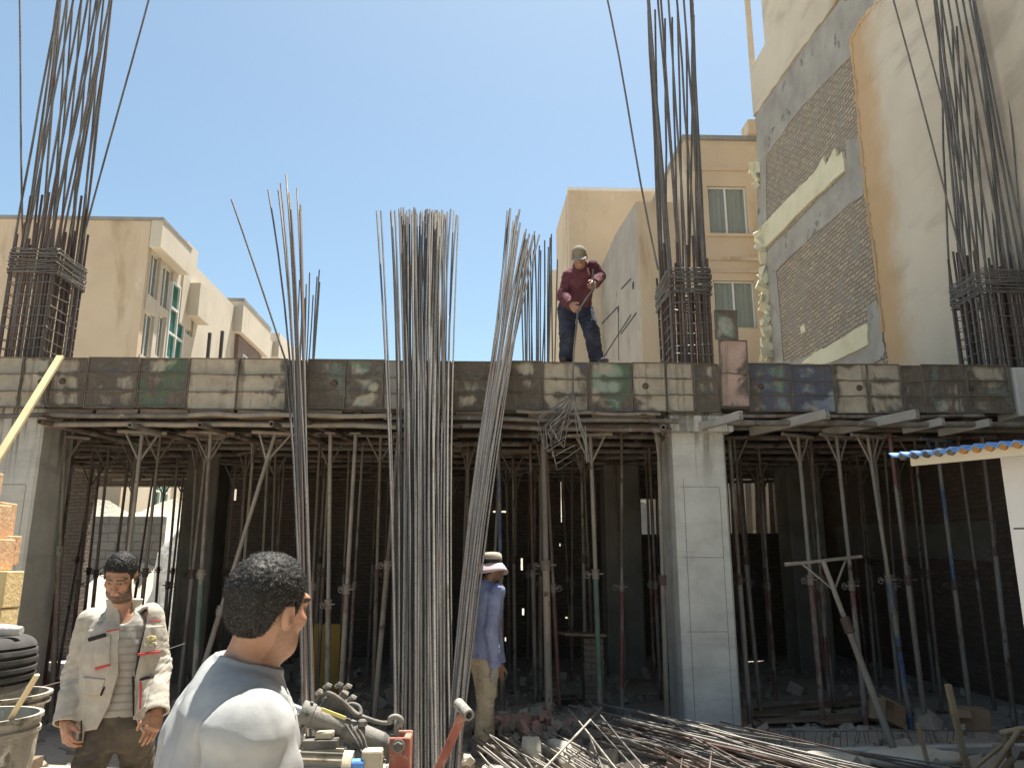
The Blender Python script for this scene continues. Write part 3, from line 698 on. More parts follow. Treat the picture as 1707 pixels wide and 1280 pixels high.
# ================================================================== SHORING PROPS
def prop(top, bot, label, mo, mi, r=.03, fork=True, split=.45, group='steel shoring props under the slab', fdir=0.0, ring=True, cup=True):
    top, bot = Vector(top), Vector(bot); d = (top - bot).normalized(); L = (top - bot).length
    root = thing('shoring_prop', label, 'shoring prop', bot, group)
    mid = bot + d * L * split
    MB().tube([bot + d * .012, mid], r, 10).build('outer_tube', mo, root, smooth=50)
    ft = top - d * (.3 if fork else 0.01)
    MB().tube([mid - d * .02, ft], r * .78, 10).build('inner_tube', mi, root, smooth=50)
    c = MB().tube([mid - d * .09, mid - d * .085, mid - d * .0, mid + d * .005, mid + d * .02], [r, r * 1.35, r * 1.35, r * 1.6, r * 1.5], 10)
    sx = d.cross(Vector((math.sin(fdir + .6), math.cos(fdir + .6), 0))).normalized()
    c.tube([mid - sx * r * 3.2 - d * .03, mid + sx * r * 3.4 - d * .035], .009, 6)
    if ring: c.tube([mid + sx * r * 3.2 + d * (-.04 + .035 * math.cos(k)) + sx * .03 * math.sin(k) for k in np.linspace(0, 6.2, 9)], .006, 5)
    c.build('collar', m_rust if random.random() < .5 else m_p_grey, root, smooth=40)
    b = MB().box(bot + Vector((-.07, -.07, 0)), bot + Vector((.07, .07, .012))); b.build('base_plate', m_rust, root)
    if fork:
        fx = Vector((math.cos(fdir), math.sin(fdir), 0)); h = MB()
        tl, tr = top - fx * .17 - d * .02, top + fx * .17 - d * .02
        h.tube([top - fx * .26 - d * .0, top + fx * .26 - d * .0], .024, 8)
        h.tube([ft - d * .04, tl], .013, 7); h.tube([ft - d * .04, tr], .013, 7); h.tube([ft - d * .01, top], r * .74, 8)
        h.build('fork_head', mi, root, smooth=50)
    else:
        MB().box(top + Vector((-.06, -.06, -.012)), top + Vector((.06, .06, 0))).build('head_plate', mi, root)
    return root
def P2(tx, ty, bx, by, label, mo, mi, Y=YF + .35, zt=3.12, dyb=0, **k):
    t = at(tx, ty, Y); t.z = zt
    b = at(bx, by, Y + dyb); b.z = -.1
    return prop(t, b, label, mo, mi, **k)
P2(238, 715, 180, 1225, 'pale prop with a wide fork head, first from the left column', m_p_grey, m_p_pale, fdir=.25, split=.5)
P2(352, 715, 318, 1225, 'brown prop with a fork head and green lower tube, second from left', m_p_green, m_p_brown, fdir=.2, split=.52)
P2(460, 712, 305, 1215, 'strongly slanting prop between the jacket man and the grey shirt man', m_p_grey, m_p_pale, fdir=.3, split=.4)
P2(551, 722, 545, 1215, 'slim brown prop right of the left slanting bars', m_p_brown, m_p_pale, fork=False, split=.42)
P2(594, 706, 565, 1215, 'slightly leaning prop with reddish lower tube left of the dense bundle', m_p_red, m_p_pale, fork=False, split=.47)
P2(664, 750, 622, 1215, 'leaning prop with a round ring collar touching the dense bundle', m_p_grey, m_p_brown, fork=False, split=.55)
P2(831, 716, 838, 1215, 'prop with a blue upper tube rising behind the man in the bucket hat', m_p_brown, m_p_blue, Y=9.6, zt=3.22, fork=False, split=.5)
P2(884, 722, 893, 1150, 'thin red prop standing behind the pale prop under the hanging wire', m_p_brown, m_p_red, Y=10.4, zt=3.22, fork=False, split=.5, r=.026)
P2(906, 755, 916, 1225, 'stout pale prop directly under the hanging wire bundle', m_p_pale, m_p_grey, r=.041, fork=False, split=.55)
P2(984, 722, 1002, 1200, 'prop with a fork head and green middle under the hanging wire bundle', m_p_green, m_p_pale, fdir=-.3, split=.52)
P2(1097, 722, 1112, 1200, 'pale prop standing tight against the left side of the front column', m_p_grey, m_p_pale, fdir=1.2, split=.5, dyb=.1)
P2(1330, 728, 1374, 1225, 'fork headed prop, first to the right of the front column', m_p_red, m_p_grey, fdir=.5, split=.5)
P2(1394, 728, 1446, 1228, 'fork headed prop with red lower tube, second right of the front column', m_p_red, m_p_grey, fdir=.45, split=.48)
P2(1446, 728, 1520, 1225, 'fork headed prop with a blue lower tube in the right bay', m_p_blue, m_p_pale, fdir=.4, split=.5)
P2(1484, 735, 1545, 1225, 'prop with a bright red band in the right bay', m_p_grey, m_p_red, fork=False, split=.5)
P2(1560, 728, 1622, 1225, 'prop with a bright blue upper tube in the right bay', m_p_grey, m_p_blue, fdir=.4, split=.48, Y=9.2)
P2(1640, 755, 1694, 1225, 'dark prop close to the white shed wall', m_p_brown, m_p_brown, fork=False, split=.6)
P2(108, 735, 84, 1220, 'dark prop beside the left column', m_p_brown, m_p_grey, fdir=.6, split=.6, Y=9.3)
P2(1216, 740, 1252, 1225, 'black prop tight against the right side of the front column', m_p_brown, m_p_brown, fork=False, split=.5, Y=9.1)
# the ranks standing deep in the shade
protos = [prop((0, 0, 3.36), (0, 0, 0), 'x', m_p_brown, m_p_grey, split=.5, r=.025), prop((.06, 0, 3.36), (0, 0, 0), 'x', m_p_red, m_p_brown, split=.45, fork=False, r=.024), prop((-.05, .03, 3.36), (0, 0, 0), 'x', m_p_grey, m_p_brown, split=.55, r=.026)]
LBL = ['dark prop standing deep in the shade under the slab', 'dark reddish prop standing deep in the shade under the slab', 'dark prop standing deep in the shade under the slab']
used = [False] * 3
for iy, y in enumerate((9.9, 10.75, 11.6, 12.5, 13.4, 14.3, 15.1)):
    for ix in range(18):
        x = -6.6 + ix * .76 + (.5 if iy % 2 else 0) + random.uniform(-.22, .22); yy = y + random.uniform(-.2, .2)
        if any(abs(x - cx_) < .45 and abs(yy - cy_) < .5 for cx_, cy_ in ((-1.15, 12.6), (2.3, 13.3), (-5, 12.9), (5.5, 13.6), (2.45, 9.2))) or x > 6.6: continue
        k = random.choice((0, 0, 1, 2))
        o = protos[k] if not used[k] else copy_tree(protos[k]); used[k] = True
        o['label'] = LBL[k]; o['group'] = 'shoring props deep under the slab'
        o.location = (x, yy, -.1); o.rotation_euler = (random.gauss(0, .012), random.gauss(0, .018), random.uniform(0, 6.28)); 
        z = .995 + random.uniform(-.01, .012); o.scale = (1, 1, z)
# loose T headed prop leaning in the right foreground
b0, t0 = at(1502, 1330, 7.5), at(1372, 935, 7.95)
b0.z = -.05
root = thing('shoring_prop', 'loose pale prop with a T head leaning free in front of the right bay', 'shoring prop', b0, 'steel shoring props under the slab')
d = (t0 - b0).normalized(); L = (t0 - b0).length; mid = b0 + d * L * .66
MB().tube([b0, mid], .033, 10).build('outer_tube', m_p_grey, root, smooth=50); MB().tube([mid, t0], .025, 10).build('inner_tube', m_p_pale, root, smooth=50)
MB().tube([mid - d * .1, mid - d * .09, mid + d * .05, mid + d * .06], [.03, .048, .048, .03], 10).build('collar', m_rust, root, smooth=40)
h = MB(); l_, r_ = at(1309, 941, 7.85), at(1436, 927, 8.05); h.bar(l_, r_, .03, .03); fk = t0 - d * .3
h.bar(fk, l_.lerp(r_, .2), .016, .016); h.bar(fk, l_.lerp(r_, .8), .016, .016); h.build('fork_head', m_p_pale, root)

# ================================================================== REBAR
def bend(a, b, n=7, amp=.02, kink=0):
    a, b = Vector(a), Vector(b); u = Vector((random.uniform(-1, 1), random.uniform(-1, 1), 0)) * amp; v = Vector((random.uniform(-1, 1), random.uniform(-.3, .3), 0)) * amp * .5
    return [a.lerp(b, i / n) + u * math.sin(math.pi * i / n) + v * math.sin(2 * math.pi * i / n) for i in range(n + 1)]
def cage(name, label, x0, x1, y0, y1, z0, nlong, zlap, ztop, zpack, lean, extra=(), m=m_rust, mt=m_rust):
    c = Vector(((x0 + x1) / 2, (y0 + y1) / 2, z0)); root = thing(name, label, 'rebar cage', c, 'column starter cages')
    pos = []
    nx, ny = nlong
    for i in range(nx):
        x = x0 + (x1 - x0) * i / (nx - 1); pos += [(x, y0), (x, y1)]
    for j in range(1, ny - 1):
        y = y0 + (y1 - y0) * j / (ny - 1); pos += [(x0, y), (x1, y)]
    for (x, y) in pos:
        zl = zlap + random.uniform(-.55, .35)
        MB().tube([(x, y, z0), (x + random.uniform(-.02, .02), y, zl)], .0155, 7).build('starter_bar', m_rust, root, smooth=60)
        ox, oy = random.choice((-1, 1)) * .035, random.uniform(-.02, .02)
        tx, ty = lean(x, y); ztl = ztop + random.uniform(-.3, .3)
        a = Vector((x + ox, y + oy, z0)); b_ = Vector((x + ox, y + oy, zpack + .1)); e = Vector((tx, ty, ztl))
        pts = [a, b_] + [b_.lerp(e, k / 6) + Vector((random.uniform(-1, 1), random.uniform(-1, 1), 0)) * .008 for k in range(1, 6)] + [e]
        MB().tube(pts, (.0145 if len(pos) else 0), 7).build('long_bar', m_rebar, root, smooth=60)
    def hoop(z, g, r, sk=0, mm=mt):
        q = [(x0 - g, y0 - g), (x1 + g, y0 - g), (x1 + g, y1 + g), (x0 - g, y1 + g)]
        pts = []
        for i in range(4):
            a, b_ = q[i], q[(i + 1) % 4]
            for k in (0.04, .5, .96): pts.append((a[0] + (b_[0] - a[0]) * k + random.uniform(-.006, .006), a[1] + (b_[1] - a[1]) * k, z + sk * (k - .5) + random.uniform(-.012, .012)))
        MB().tube(pts, r, 6, closed=True).build('stirrup', mm, root, smooth=60)
    z = z0 + .06
    while z < zpack - .25: hoop(z + random.uniform(-.02, .02), .022, .006, random.uniform(-.03, .03), m_tie); z += .135
    for k in range(15): hoop(zpack - .15 + k * .022 + random.uniform(-.005, .005), .03 + random.uniform(0, .02), .0085, random.uniform(-.03, .03), m_rebar)
    for pts, r in extra: MB().tube(pts, r, 7).build('long_bar', m_rebar, root, smooth=60)
    return root
# left cage
def mk_lean(px_lo, px_hi, X0, X1, py, z):
    def f(x, y):
        t = (x - X0) / (X1 - X0); t = min(1, max(0, t + random.uniform(-.05, .05)))
        p = at(px_lo + (px_hi - px_lo) * t, py, y); k = random.uniform(.7, 1.1)
        return (p.x, y + .1 * k)
    return f
Yc = 8.98
xl0, xl1 = at(22, 440, Yc).x, at(92, 440, Yc).x
ZTOP = at(100, -40, Yc).z + .35
cage('rebar_cage', 'rusty column cage with bars fanning upward at far left', xl0, xl1, Yc, Yc + .62, ZT, (8, 6), at(60, 330, Yc).z, ZTOP, at(60, 437, Yc).z,
     mk_lean(95, 185, xl0, xl1, -40, 0), extra=[(bend(at(38, 400, Yc), at(32, -40, Yc), 6, .02), .012), (bend(at(138, 400, Yc + .5), at(256, -30, Yc + .2), 6, .03), .0125)])
xm0, xm1 = at(1120, 470, Yc).x, at(1180, 470, Yc).x
cage('rebar_cage', 'column cage behind the pink panel, standing right of the man on the slab', xm0, xm1, Yc, Yc + .72, ZT, (7, 6), at(1140, 420, Yc).z, ZTOP, at(1140, 470, Yc).z,
     mk_lean(1080, 1155, xm0, xm1, -40, 0), extra=[(bend(at(1097, 450, Yc), at(1004, -40, Yc - .3), 7, .03), .0125)])
xr0, xr1 = at(1640, 475, Yc).x, at(1716, 475, Yc).x
cage('rebar_cage', 'column cage in front of the cream plaster wall at far right', xr0, xr1, Yc, Yc + .62, ZT, (7, 6), at(1670, 430, Yc).z, ZTOP, at(1670, 470, Yc).z,
     mk_lean(1560, 1625, xr0, xr1, -40, 0), extra=[(bend(at(1608, 450, Yc), at(1478, -40, Yc - .2), 7, .03), .0115), (bend(at(1603, 300, Yc), at(1517, -40, Yc - .2), 7, .02), .0115), (bend(at(1706, 430, Yc), at(1662, -40, Yc), 6, .02), .0115)])
# farther starter bars on the slab
def starter(label, px0, px1, pyb, pyt, Y, n, spread, depth):
    root = thing('starter_bars', label, 'starter bars', (at((px0 + px1) / 2, pyb, Y).x, Y, ZT), 'column starter cages')
    for i in range(n):
        t = i / (n - 1); y = Y + random.choice((0, depth)) + random.uniform(-.03, .03)
        a = at(px0 + (px1 - px0) * t + random.uniform(-3, 3), pyb, y); a.z = ZT - .02
        b_ = at(px0 + (px1 - px0) * t + spread * (t - .3) + random.uniform(-7, 7), pyt + random.uniform(-25, 40), y)
        MB().tube(bend(a, b_, 5, .02), .0125, 6).build('bar', m_rebar, root, smooth=60)
    return root
starter('thin distant starter bars standing behind the left slanting bars', 500, 522, 600, 465, 13.4, 11, 22, .5)
starter('cluster of starter bars standing just left of the man on the slab', 874, 920, 600, 410, 12.6, 19, 6, .6)
# loose bars stood upright against the slab edge
def loose(bx, mx, tpy, label, group, r, m, Yb=6.9, bpy=None, jit=.06, sag=0, tx=None):
    a = at(bx, 1290, Yb + random.uniform(-jit, jit)); a.z = -.08
    e = at(mx, 600, YF - .08 - random.uniform(0, .1)); d = e - a; 
    # continue the straight line until it reaches the wanted picture height
    k0, k1 = .6, 2.2
    for _ in range(30):
        k = (k0 + k1) / 2; p = a + d * k; v = RM.transposed() @ (p - CAM); py = PH / 2 + F * v.y / v.z
        if py > tpy: k0 = k
        else: k1 = k
    top = a + d * k
    if tx is not None: top = at(tx, tpy, top.y + .05)
    q = (e - a).length / ((e - a).length + (top - e).length); cc = (e - a * (1 - q) ** 2 - top * q * q) / (2 * q * (1 - q))
    pp = [a * (1 - s_) ** 2 + cc * (2 * s_ * (1 - s_)) + top * s_ * s_ for s_ in (0, .12, .24, .36, .48, .6, .72, .84, .92, 1)]
    uu = Vector((random.uniform(-.008, .008), random.uniform(-.008, .008), 0)); pp = [p_ + uu * math.sin(i_ * .7) for i_, p_ in enumerate(pp)]
    for i_, p_ in enumerate(pp): p_.x -= sag * math.sin(math.pi * min(i_ / 6, 1))
    o = MB().tube(pp, r, 7).build('rebar', m, smooth=60, loc=a)
    return tag(o, label, 'rebar', group)
ms = [m_rebar, m_rebar, m_rebar_l, m_rebar]
G1 = 'loose bars in the dense upright bundle'
for i in range(90):
    t = random.betavariate(1.25, 1.2)
    bx = 662 + 95 * t + random.uniform(-3, 3); mx = 663 + 90 * t + random.uniform(-4, 4)
    if i < 2: bx, mx = 660 + i * 4, 643 + i * 4
    if 2 <= i < 4: bx, mx = 672 + i, 657 + 3 * i
    loose(bx, mx, random.gauss(357, 6) if i > 3 else 352, 'steel bar standing in the dense upright bundle before the formwork', G1, random.choice((.009, .0105, .0105, .012)), random.choice(ms), 6.95 + random.uniform(-.1, .25), tx=(628 + 7 * i if i < 2 else 640 + 6 * i) if i < 4 else mx + (mx - 700) * .2 + random.gauss(0, 4))
G2 = 'loose bars in the left slanting bundle'
for bx, mx, tx_, tp, m, r in ((503, 483, 447, 317, m_rebar, .0115), (507, 488, 464, 318, m_rebar_l, .0115), (510, 489, 468, 306, m_rebar, .0115), (514, 494, 477, 292, m_rebar_l, .0125), (517, 496, 482, 322, m_p_pale, .0125), (520, 505, 495, 314, m_rebar_l, .0115), (524, 507, 501, 342, m_rebar, .0125), (527, 506, 500, 350, m_rust, .0115), (509, 498, 485, 350, m_rust, .0115), (521, 500, 490, 420, m_rebar, .0115)):
    o = loose(bx, mx, tp, 'steel bar leaning in the loose bundle behind the grey shirt man', G2, r, m, 7.15, tx=tx_)
G3 = 'loose bars in the right slanting bundle'
for i in range(22):
    t = random.random(); bx = 741 + 22 * t + random.uniform(-3, 3); mx = 822 + 30 * t + random.uniform(-4, 4)
    loose(bx, mx, 350 + 40 * t + random.uniform(-6, 25), 'steel bar leaning to the right in the bundle beside the man in the bucket hat', G3, random.choice((.0095, .011, .0125)), random.choice(ms), 6.95 + random.uniform(-.1, .1), sag=.03, tx=847 + 48 * t + random.gauss(0, 5))
gz_ = lambda v, z: Vector((v.x, v.y, z))
b0, b1 = at(477, 604, YF - .1), at(386, 333, YF + .15)
tag(MB().tube([gz_(at(508, 1290, 7.1), -.08), at(500, 1000, 7.7), at(489, 760, 8.2)] + bend(b0, b1, 5, .01), .0115, 7).build('rebar', m_rebar, smooth=60), 'single bar leaning far left, clear of the other bars, against the sky', 'rebar', G2)
# ================================================================== SDF MODELLING (people)
f32 = np.float32
def V3(v): return np.array(tuple(v), f32)
def nrm(a): return np.sqrt((a * a).sum(-1))
def ell(P, c, r, M=None):
    q = P - V3(c)
    if M is not None: q = q @ M
    r = np.array(r, f32); a = nrm(q / r); b = nrm(q / (r * r)); return a * (a - 1) / np.maximum(b, 1e-6)
def rc(P, a, b, r1, r2):
    a, b = V3(a), V3(b); ab = b - a; t = np.clip(((P - a) @ ab) / max(float(ab @ ab), 1e-9), 0, 1)
    return nrm(P - a - t[:, None] * ab) - (r1 + (r2 - r1) * t)
def smin(a, b, k): h = np.clip(.5 + .5 * (b - a) / k, 0, 1); return b * (1 - h) + a * h - k * h * (1 - h)
def smax(a, b, k): return -smin(-a, -b, k)
def limb(P, pts, rs, k=.03):
    d = None
    for i in range(len(pts) - 1):
        e = rc(P, pts[i], pts[i + 1], rs[i], rs[i + 1]); d = e if d is None else smin(d, e, k)
    return d
def rbox(P, c, h, r, M=None):
    q = P - V3(c)
    if M is not None: q = q @ M
    q = np.abs(q) - np.array(h, f32); return nrm(np.maximum(q, 0)) + np.minimum(q.max(-1), 0) - r
def near(P, c, rad, fn):
    d = nrm(P - V3(c)) - rad; out = d + .02; m = d < .0
    if m.any(): out[m] = fn(P[m])
    return out
def wob(P, s, seed, ridge=False, stretch=(1, 1, 1)):
    g = np.random.default_rng(seed); o = np.zeros(len(P), f32); Q = P * np.array(stretch, f32)
    for i in range(5):
        d = g.normal(size=3); d /= np.linalg.norm(d); d2 = g.normal(size=3); fr = s * (1 + .55 * i)
        v = np.sin(Q @ d.astype(f32) * fr + 1.3 * np.sin(Q @ d2.astype(f32) * fr * .45 + i) + g.uniform(0, 6))
        o += (1 - 2 * np.abs(v) if ridge else v) / (1 + .6 * i)
    return o / 2.2
def frame(f, up=(0, 0, 1)):
    f = Vector(f).normalized(); r = f.cross(Vector(up)).normalized(); u = r.cross(f)
    return np.array([tuple(r), tuple(f), tuple(u)], f32).T      # columns: right, forward, up
def surface_nets(V, o, h):
    S = V < 0; nx, ny, nz = V.shape
    acc = np.zeros((nx - 1, ny - 1, nz - 1, 3), f32); cnt = np.zeros((nx - 1, ny - 1, nz - 1), f32)
    def sl(d): return slice(d, (-1 + d) or None)
    cor = [(i, j, k) for i in (0, 1) for j in (0, 1) for k in (0, 1)]
    for a in cor:
        for ax in range(3):
            if a[ax]: continue
            b = list(a); b[ax] = 1
            va = V[sl(a[0]), sl(a[1]), sl(a[2])]; vb = V[sl(b[0]), sl(b[1]), sl(b[2])]; m = (va < 0) != (vb < 0)
            t = np.where(m, va / np.where(m, va - vb, 1), 0)
            for c in range(3): acc[..., c] += np.where(m, a[c] + (t if c == ax else 0), 0)
            cnt += m
    act = cnt > 0; idx = -np.ones(act.shape, np.int64); idx[act] = np.arange(act.sum())
    ijk = np.argwhere(act); vs = (ijk + acc[act] / cnt[act][:, None]) * h + np.array(o)
    fs = []
    for ax in range(3):
        a, b = [(1, 2), (2, 0), (0, 1)][ax]
        s0 = [slice(None)] * 3; s1 = [slice(None)] * 3; s0[ax] = slice(0, -1); s1[ax] = slice(1, None)
        A, Bq = S[tuple(s0)], S[tuple(s1)]
        for flip in (False, True):
            m = (A & ~Bq) if not flip else (~A & Bq)
            e = np.argwhere(m); ok = (e[:, a] > 0) & (e[:, b] > 0) & (e[:, a] < V.shape[a] - 1) & (e[:, b] < V.shape[b] - 1); e = e[ok]
            if not len(e): continue
            def g(da, db): q = e.copy(); q[:, a] += da; q[:, b] += db; return idx[q[:, 0], q[:, 1], q[:, 2]]
            q = np.stack([g(-1, -1), g(0, -1), g(0, 0), g(-1, 0)], 1); fs.append(q[:, ::-1] if flip else q)
    return vs, np.concatenate(fs)
def sdf_mesh(fn, lo, hi, h, name, mats, parent, col=None, m=4, relax=1):
    lo = np.array(lo, float); hi = np.array(hi, float); nc = np.maximum(np.ceil((hi - lo) / (h * m)).astype(int), 2)
    cg = [lo[i] + np.arange(nc[i] + 1) * h * m for i in range(3)]
    CP = np.stack(np.meshgrid(*cg, indexing='ij'), -1).reshape(-1, 3).astype(f32)
    C = np.concatenate([fn(CP[i:i + 200000]) for i in range(0, len(CP), 200000)]).reshape(nc + 1)
    nr = np.abs(C) < 2.4 * h * m; act = np.zeros(nc, bool)
    for i in (0, 1):
        for j in (0, 1):
            for k in (0, 1): act |= nr[i:nc[0] + i, j:nc[1] + j, k:nc[2] + k]
    V = np.repeat(np.repeat(np.repeat(C[:-1, :-1, :-1], m, 0), m, 1), m, 2).astype(f32)
    A = np.repeat(np.repeat(np.repeat(act, m, 0), m, 1), m, 2)
    ijk = np.argwhere(A); P = (lo + ijk * h).astype(f32)
    V[A] = np.concatenate([fn(P[i:i + 200000]) for i in range(0, len(P), 200000)]) if len(P) else 0
    vs, fs = surface_nets(V, lo, h)
    for _ in range(relax):
        n = np.zeros((len(vs), 3)); c = np.zeros(len(vs))
        for a, b in ((0, 1), (1, 2), (2, 3), (3, 0)):
            np.add.at(n, fs[:, a], vs[fs[:, b]]); np.add.at(c, fs[:, a], 1); np.add.at(n, fs[:, b], vs[fs[:, a]]); np.add.at(c, fs[:, b], 1)
        vs = vs * .5 + .5 * n / np.maximum(c, 1)[:, None]
    off = np.array(tuple(wloc(parent))) if parent is not None else np.zeros(3)
    me = bpy.data.meshes.new(name); lv = vs - off
    me.vertices.add(len(lv)); me.vertices.foreach_set('co', lv.astype(f32).ravel())
    me.loops.add(len(fs) * 4); me.loops.foreach_set('vertex_index', fs.astype(np.int32).ravel())
    me.polygons.add(len(fs)); me.polygons.foreach_set('loop_start', np.arange(0, len(fs) * 4, 4, dtype=np.int32))
    me.update(calc_edges=True); me.validate(); me.shade_smooth()
    if col is not None:
        c = np.ones((len(vs), 4), f32); c[:, :3] = col(vs.astype(f32)); at_ = me.color_attributes.new('Col', 'FLOAT_COLOR', 'POINT'); at_.data.foreach_set('color', c.ravel())
    o = bpy.data.objects.new(name, me); COL.objects.link(o); o.parent = parent
    me.materials.append(mats); return o
# ---- anatomy
def hand_sdf(P, w, f, n, t, curl=(.35, .35, .4, .45), s=1.0, spread=0.06, thumb=.55):
    w = V3(w); f = Vector(f).normalized(); n = Vector(n); n = (n - f * n.dot(f)).normalized(); t0 = Vector(t); x = f.cross(n)
    if x.dot(t0) < 0: x = -x
    M = np.array([tuple(x), tuple(f), tuple(n)], f32).T
    def fn(Q):
        q = (Q - w) @ M / s
        d = rbox(q, (0, .052, 0), (.030, .032, .004), .011); d = smin(d, rc(q, (0, -.02, 0), (0, .03, 0), .027, .027) + .004, .02)
        d = smin(d, rc(q, (.026, .022, .006), (.03, .05, .01), .015, .013), .015)
        for i, (bx, by, L) in enumerate(((.031, .088, .072), (.0105, .094, .080), (-.0105, .091, .074), (-.030, .083, .058))):
            p = np.array([bx, by, 0.0]); a = 0.0; r = (.0092, .0092, .0088, .0078)[i]; e = None
            for j, fr in enumerate((.45, .31, .24)):
                a += curl[i] * (.8, 1.1, .8)[j]; q2 = p + np.array([bx * spread * 8 * L * fr, math.cos(a) * L * fr, math.sin(a) * L * fr]); c = rc(q, p, q2, r * (1 - .1 * j), r * (1 - .1 * (j + 1)))
                e = c if e is None else smin(e, c, .003); p = q2
            d = smin(d, e, .007)
        a1 = (.03, .03, .008); a2 = (.03 + .042 * thumb, .03 + .036, .018); a3 = (a2[0] + .012 * thumb, a2[1] + .028, .03)
        d = smin(d, smin(rc(q, a1, a2, .0135, .0115), rc(q, a2, a3, .0112, .009), .004), .01)
        return d * s
    c = w + np.array(tuple(f), f32) * .08 * s
    return near(P, c, .17 * s, fn)
def head_local(q, smile=0.0):
    d = ell(q, (0, -.018, .04), (.077, .097, .085))
    d = smin(d, ell(q, (0, .028, -.028), (.060, .068, .088)), .03)
    d = smin(d, rc(q, (-.028, .045, -.088), (.028, .045, -.088), .03, .03), .03)
    d = smin(d, rc(q, (0, .066, -.098), (0, .07, -.1), .02, .02), .022)
    for s in (-1, 1):
        d = smin(d, ell(q, (s * .042, .062, -.022), (.022, .02, .02)), .02)
        d = smax(d, -ell(q, (s * .031, .105, .006), (.02, .02, .013)), .014)
    d = smin(d, rc(q, (-.04, .078, .026), (.04, .078, .026), .012, .012), .014)
    for s in (-1, 1):
        d = smin(d, ell(q, (s * .031, .078, .005), (.0145, .013, .0125)), .003)
        d = smin(d, rc(q, (s * .016, .089, .0105), (s * .046, .076, .0095), .0045, .0035), .004)
    d = smin(d, rc(q, (0, .092, .012), (0, .112, -.03), .0085, .0125), .009)
    for s in (-1, 1): d = smin(d, ell(q, (s * .013, .098, -.035), (.0095, .012, .0085)), .007)
    d = smin(d, ell(q, (0, .086, -.056), (.026, .016, .0075)), .006); d = smin(d, ell(q, (0, .085, -.068), (.023, .015, .0075)), .006)
    d = smax(d, -ell(q, (0, .104, -.0618), (.024 + .006 * smile, .012, .0022 + .0035 * smile)), .003)
    for s in (-1, 1):
        e = ell(q, (s * .083, -.014, -.002), (.012, .020, .034), frame((.0, 1, 0)) if False else None); e = smax(e, -ell(q, (s * .097, -.006, .002), (.011, .011, .021)), .006)
        d = smin(d, e, .008)
    return d
HLX = [-.12, -.1, -.065, -.047, -.036, -.03, .008, .014, .03, .034, .05, .085, .11]; HLZ = [-.07, -.074, -.062, -.045, .0, .026, .03, -.004, -.002, .03, .058, .072, .078]
def hair_mask(q, jitter=0): return q[:, 2] - np.interp(q[:, 1], HLX, HLZ) + jitter
def hair_shell(q, t=.012):
    d = ell(q, (0, -.018, .04), (.077 + t, .097 + t, .085 + t * 1.1)); d = smin(d, ell(q, (0, -.06, -.02), (.055 + t, .045, .05)), .03)
    n = wob(q, 160, 5) * .0022 + wob(q, 420, 6) * .0012
    return smax(d + n, -(hair_mask(q) + wob(q, 150, 8) * .004), .012)
SK = np.array([.40, .225, .145], f32)
def head_paint(q, beard=.0, grey=.0, skin=SK, hairc=(.018, .015, .013)):
    n = len(q); c = np.tile(skin, (n, 1)) * (1 + .10 * wob(q, 60, 3))[:, None]
    def mixin(m, k): nonlocal c; m = np.clip(m, 0, 1)[:, None]; c = c * (1 - m) + np.array(k, f32) * m
    blush = np.exp(-((np.abs(q[:, 0]) - .042) ** 2 / .0006 + (q[:, 2] + .02) ** 2 / .0008)) * (q[:, 1] > .02); mixin(blush * .35, skin * np.array([1.0, .72, .65]))
    mixin((q[:, 1] > .03) * np.exp(-((q[:, 0]) ** 2 / .0008 + (q[:, 2] + .062) ** 2 / .00012)) * .55, (.32, .12, .09))
    if beard:
        b = (q[:, 2] < np.interp(np.abs(q[:, 0]), [0, .03, .06, .08], [-.043, -.045, -.03, .0])) & (q[:, 1] > -.02) & (q[:, 2] > -.135)
        lip = (np.abs(q[:, 0]) < .023) & (np.abs(q[:, 2] + .062) < .0115)
        cheek = (np.hypot(np.abs(q[:, 0]) - .043, q[:, 2] + .045) < .017)
        mixin((b & ~lip & ~cheek) * beard * (.8 + .35 * wob(q, 500, 4)), hairc); mixin((b & cheek) * beard * .35, hairc)
        mixin((lip & (np.abs(q[:, 0]) < .018) & (np.abs(q[:, 2] + .0618) < .0034) & (q[:, 1] > .06)) * .8, (.40, .36, .31))
    for s in (-1, 1):
        bx = q[:, 0] - s * .033; by = q[:, 2] - (.0265 - .25 * np.abs(bx) ** 1.2)
        mixin((np.abs(bx) < .024) * (np.abs(by) < .0055) * (q[:, 1] > .05) * .9, hairc)
        ex = q[:, 0] - s * .031; ez = q[:, 2] - .005
        mixin((np.hypot(ex / .0145, (ez + .0015) / .0042) < 1) * (q[:, 1] > .05) * .85, (.26, .22, .19)); mixin((np.hypot(ex, ez) < .006) * (q[:, 1] > .05), (.02, .014, .01)); mixin((np.abs(np.hypot(ex / .016, ez / .0085) - 1) < .22) * (q[:, 1] > .05) * .75, (.06, .035, .025))
        mixin((np.hypot(q[:, 0] - s * .009, q[:, 2] + .041) < .004) * (q[:, 1] > .09) * .7, (.1, .04, .03))
    hm = (hair_mask(q, .004) > 0); mixin(hm * .93, hairc)
    return c
def vcol_mat(name, rough=.55, bump=.25, bs=180, bd=.002, sss=0.0, spec=.35):
    t = NT(name); t.coords(rnd=False); a = t.n('VertexColor'); a.layer_name = 'Col'
    m = t.out(a.outputs[0], rough, t.noise(bs, 4, .6), bump, bd, 0, spec)
    if sss: t.p.inputs['Subsurface Weight'].default_value = sss; t.p.inputs['Subsurface Radius'].default_value = (.01, .004, .002); t.p.inputs['Subsurface Scale'].default_value = .5
    return m
m_skin = vcol_mat('skin', .5, .2, 260, .0012, .08)
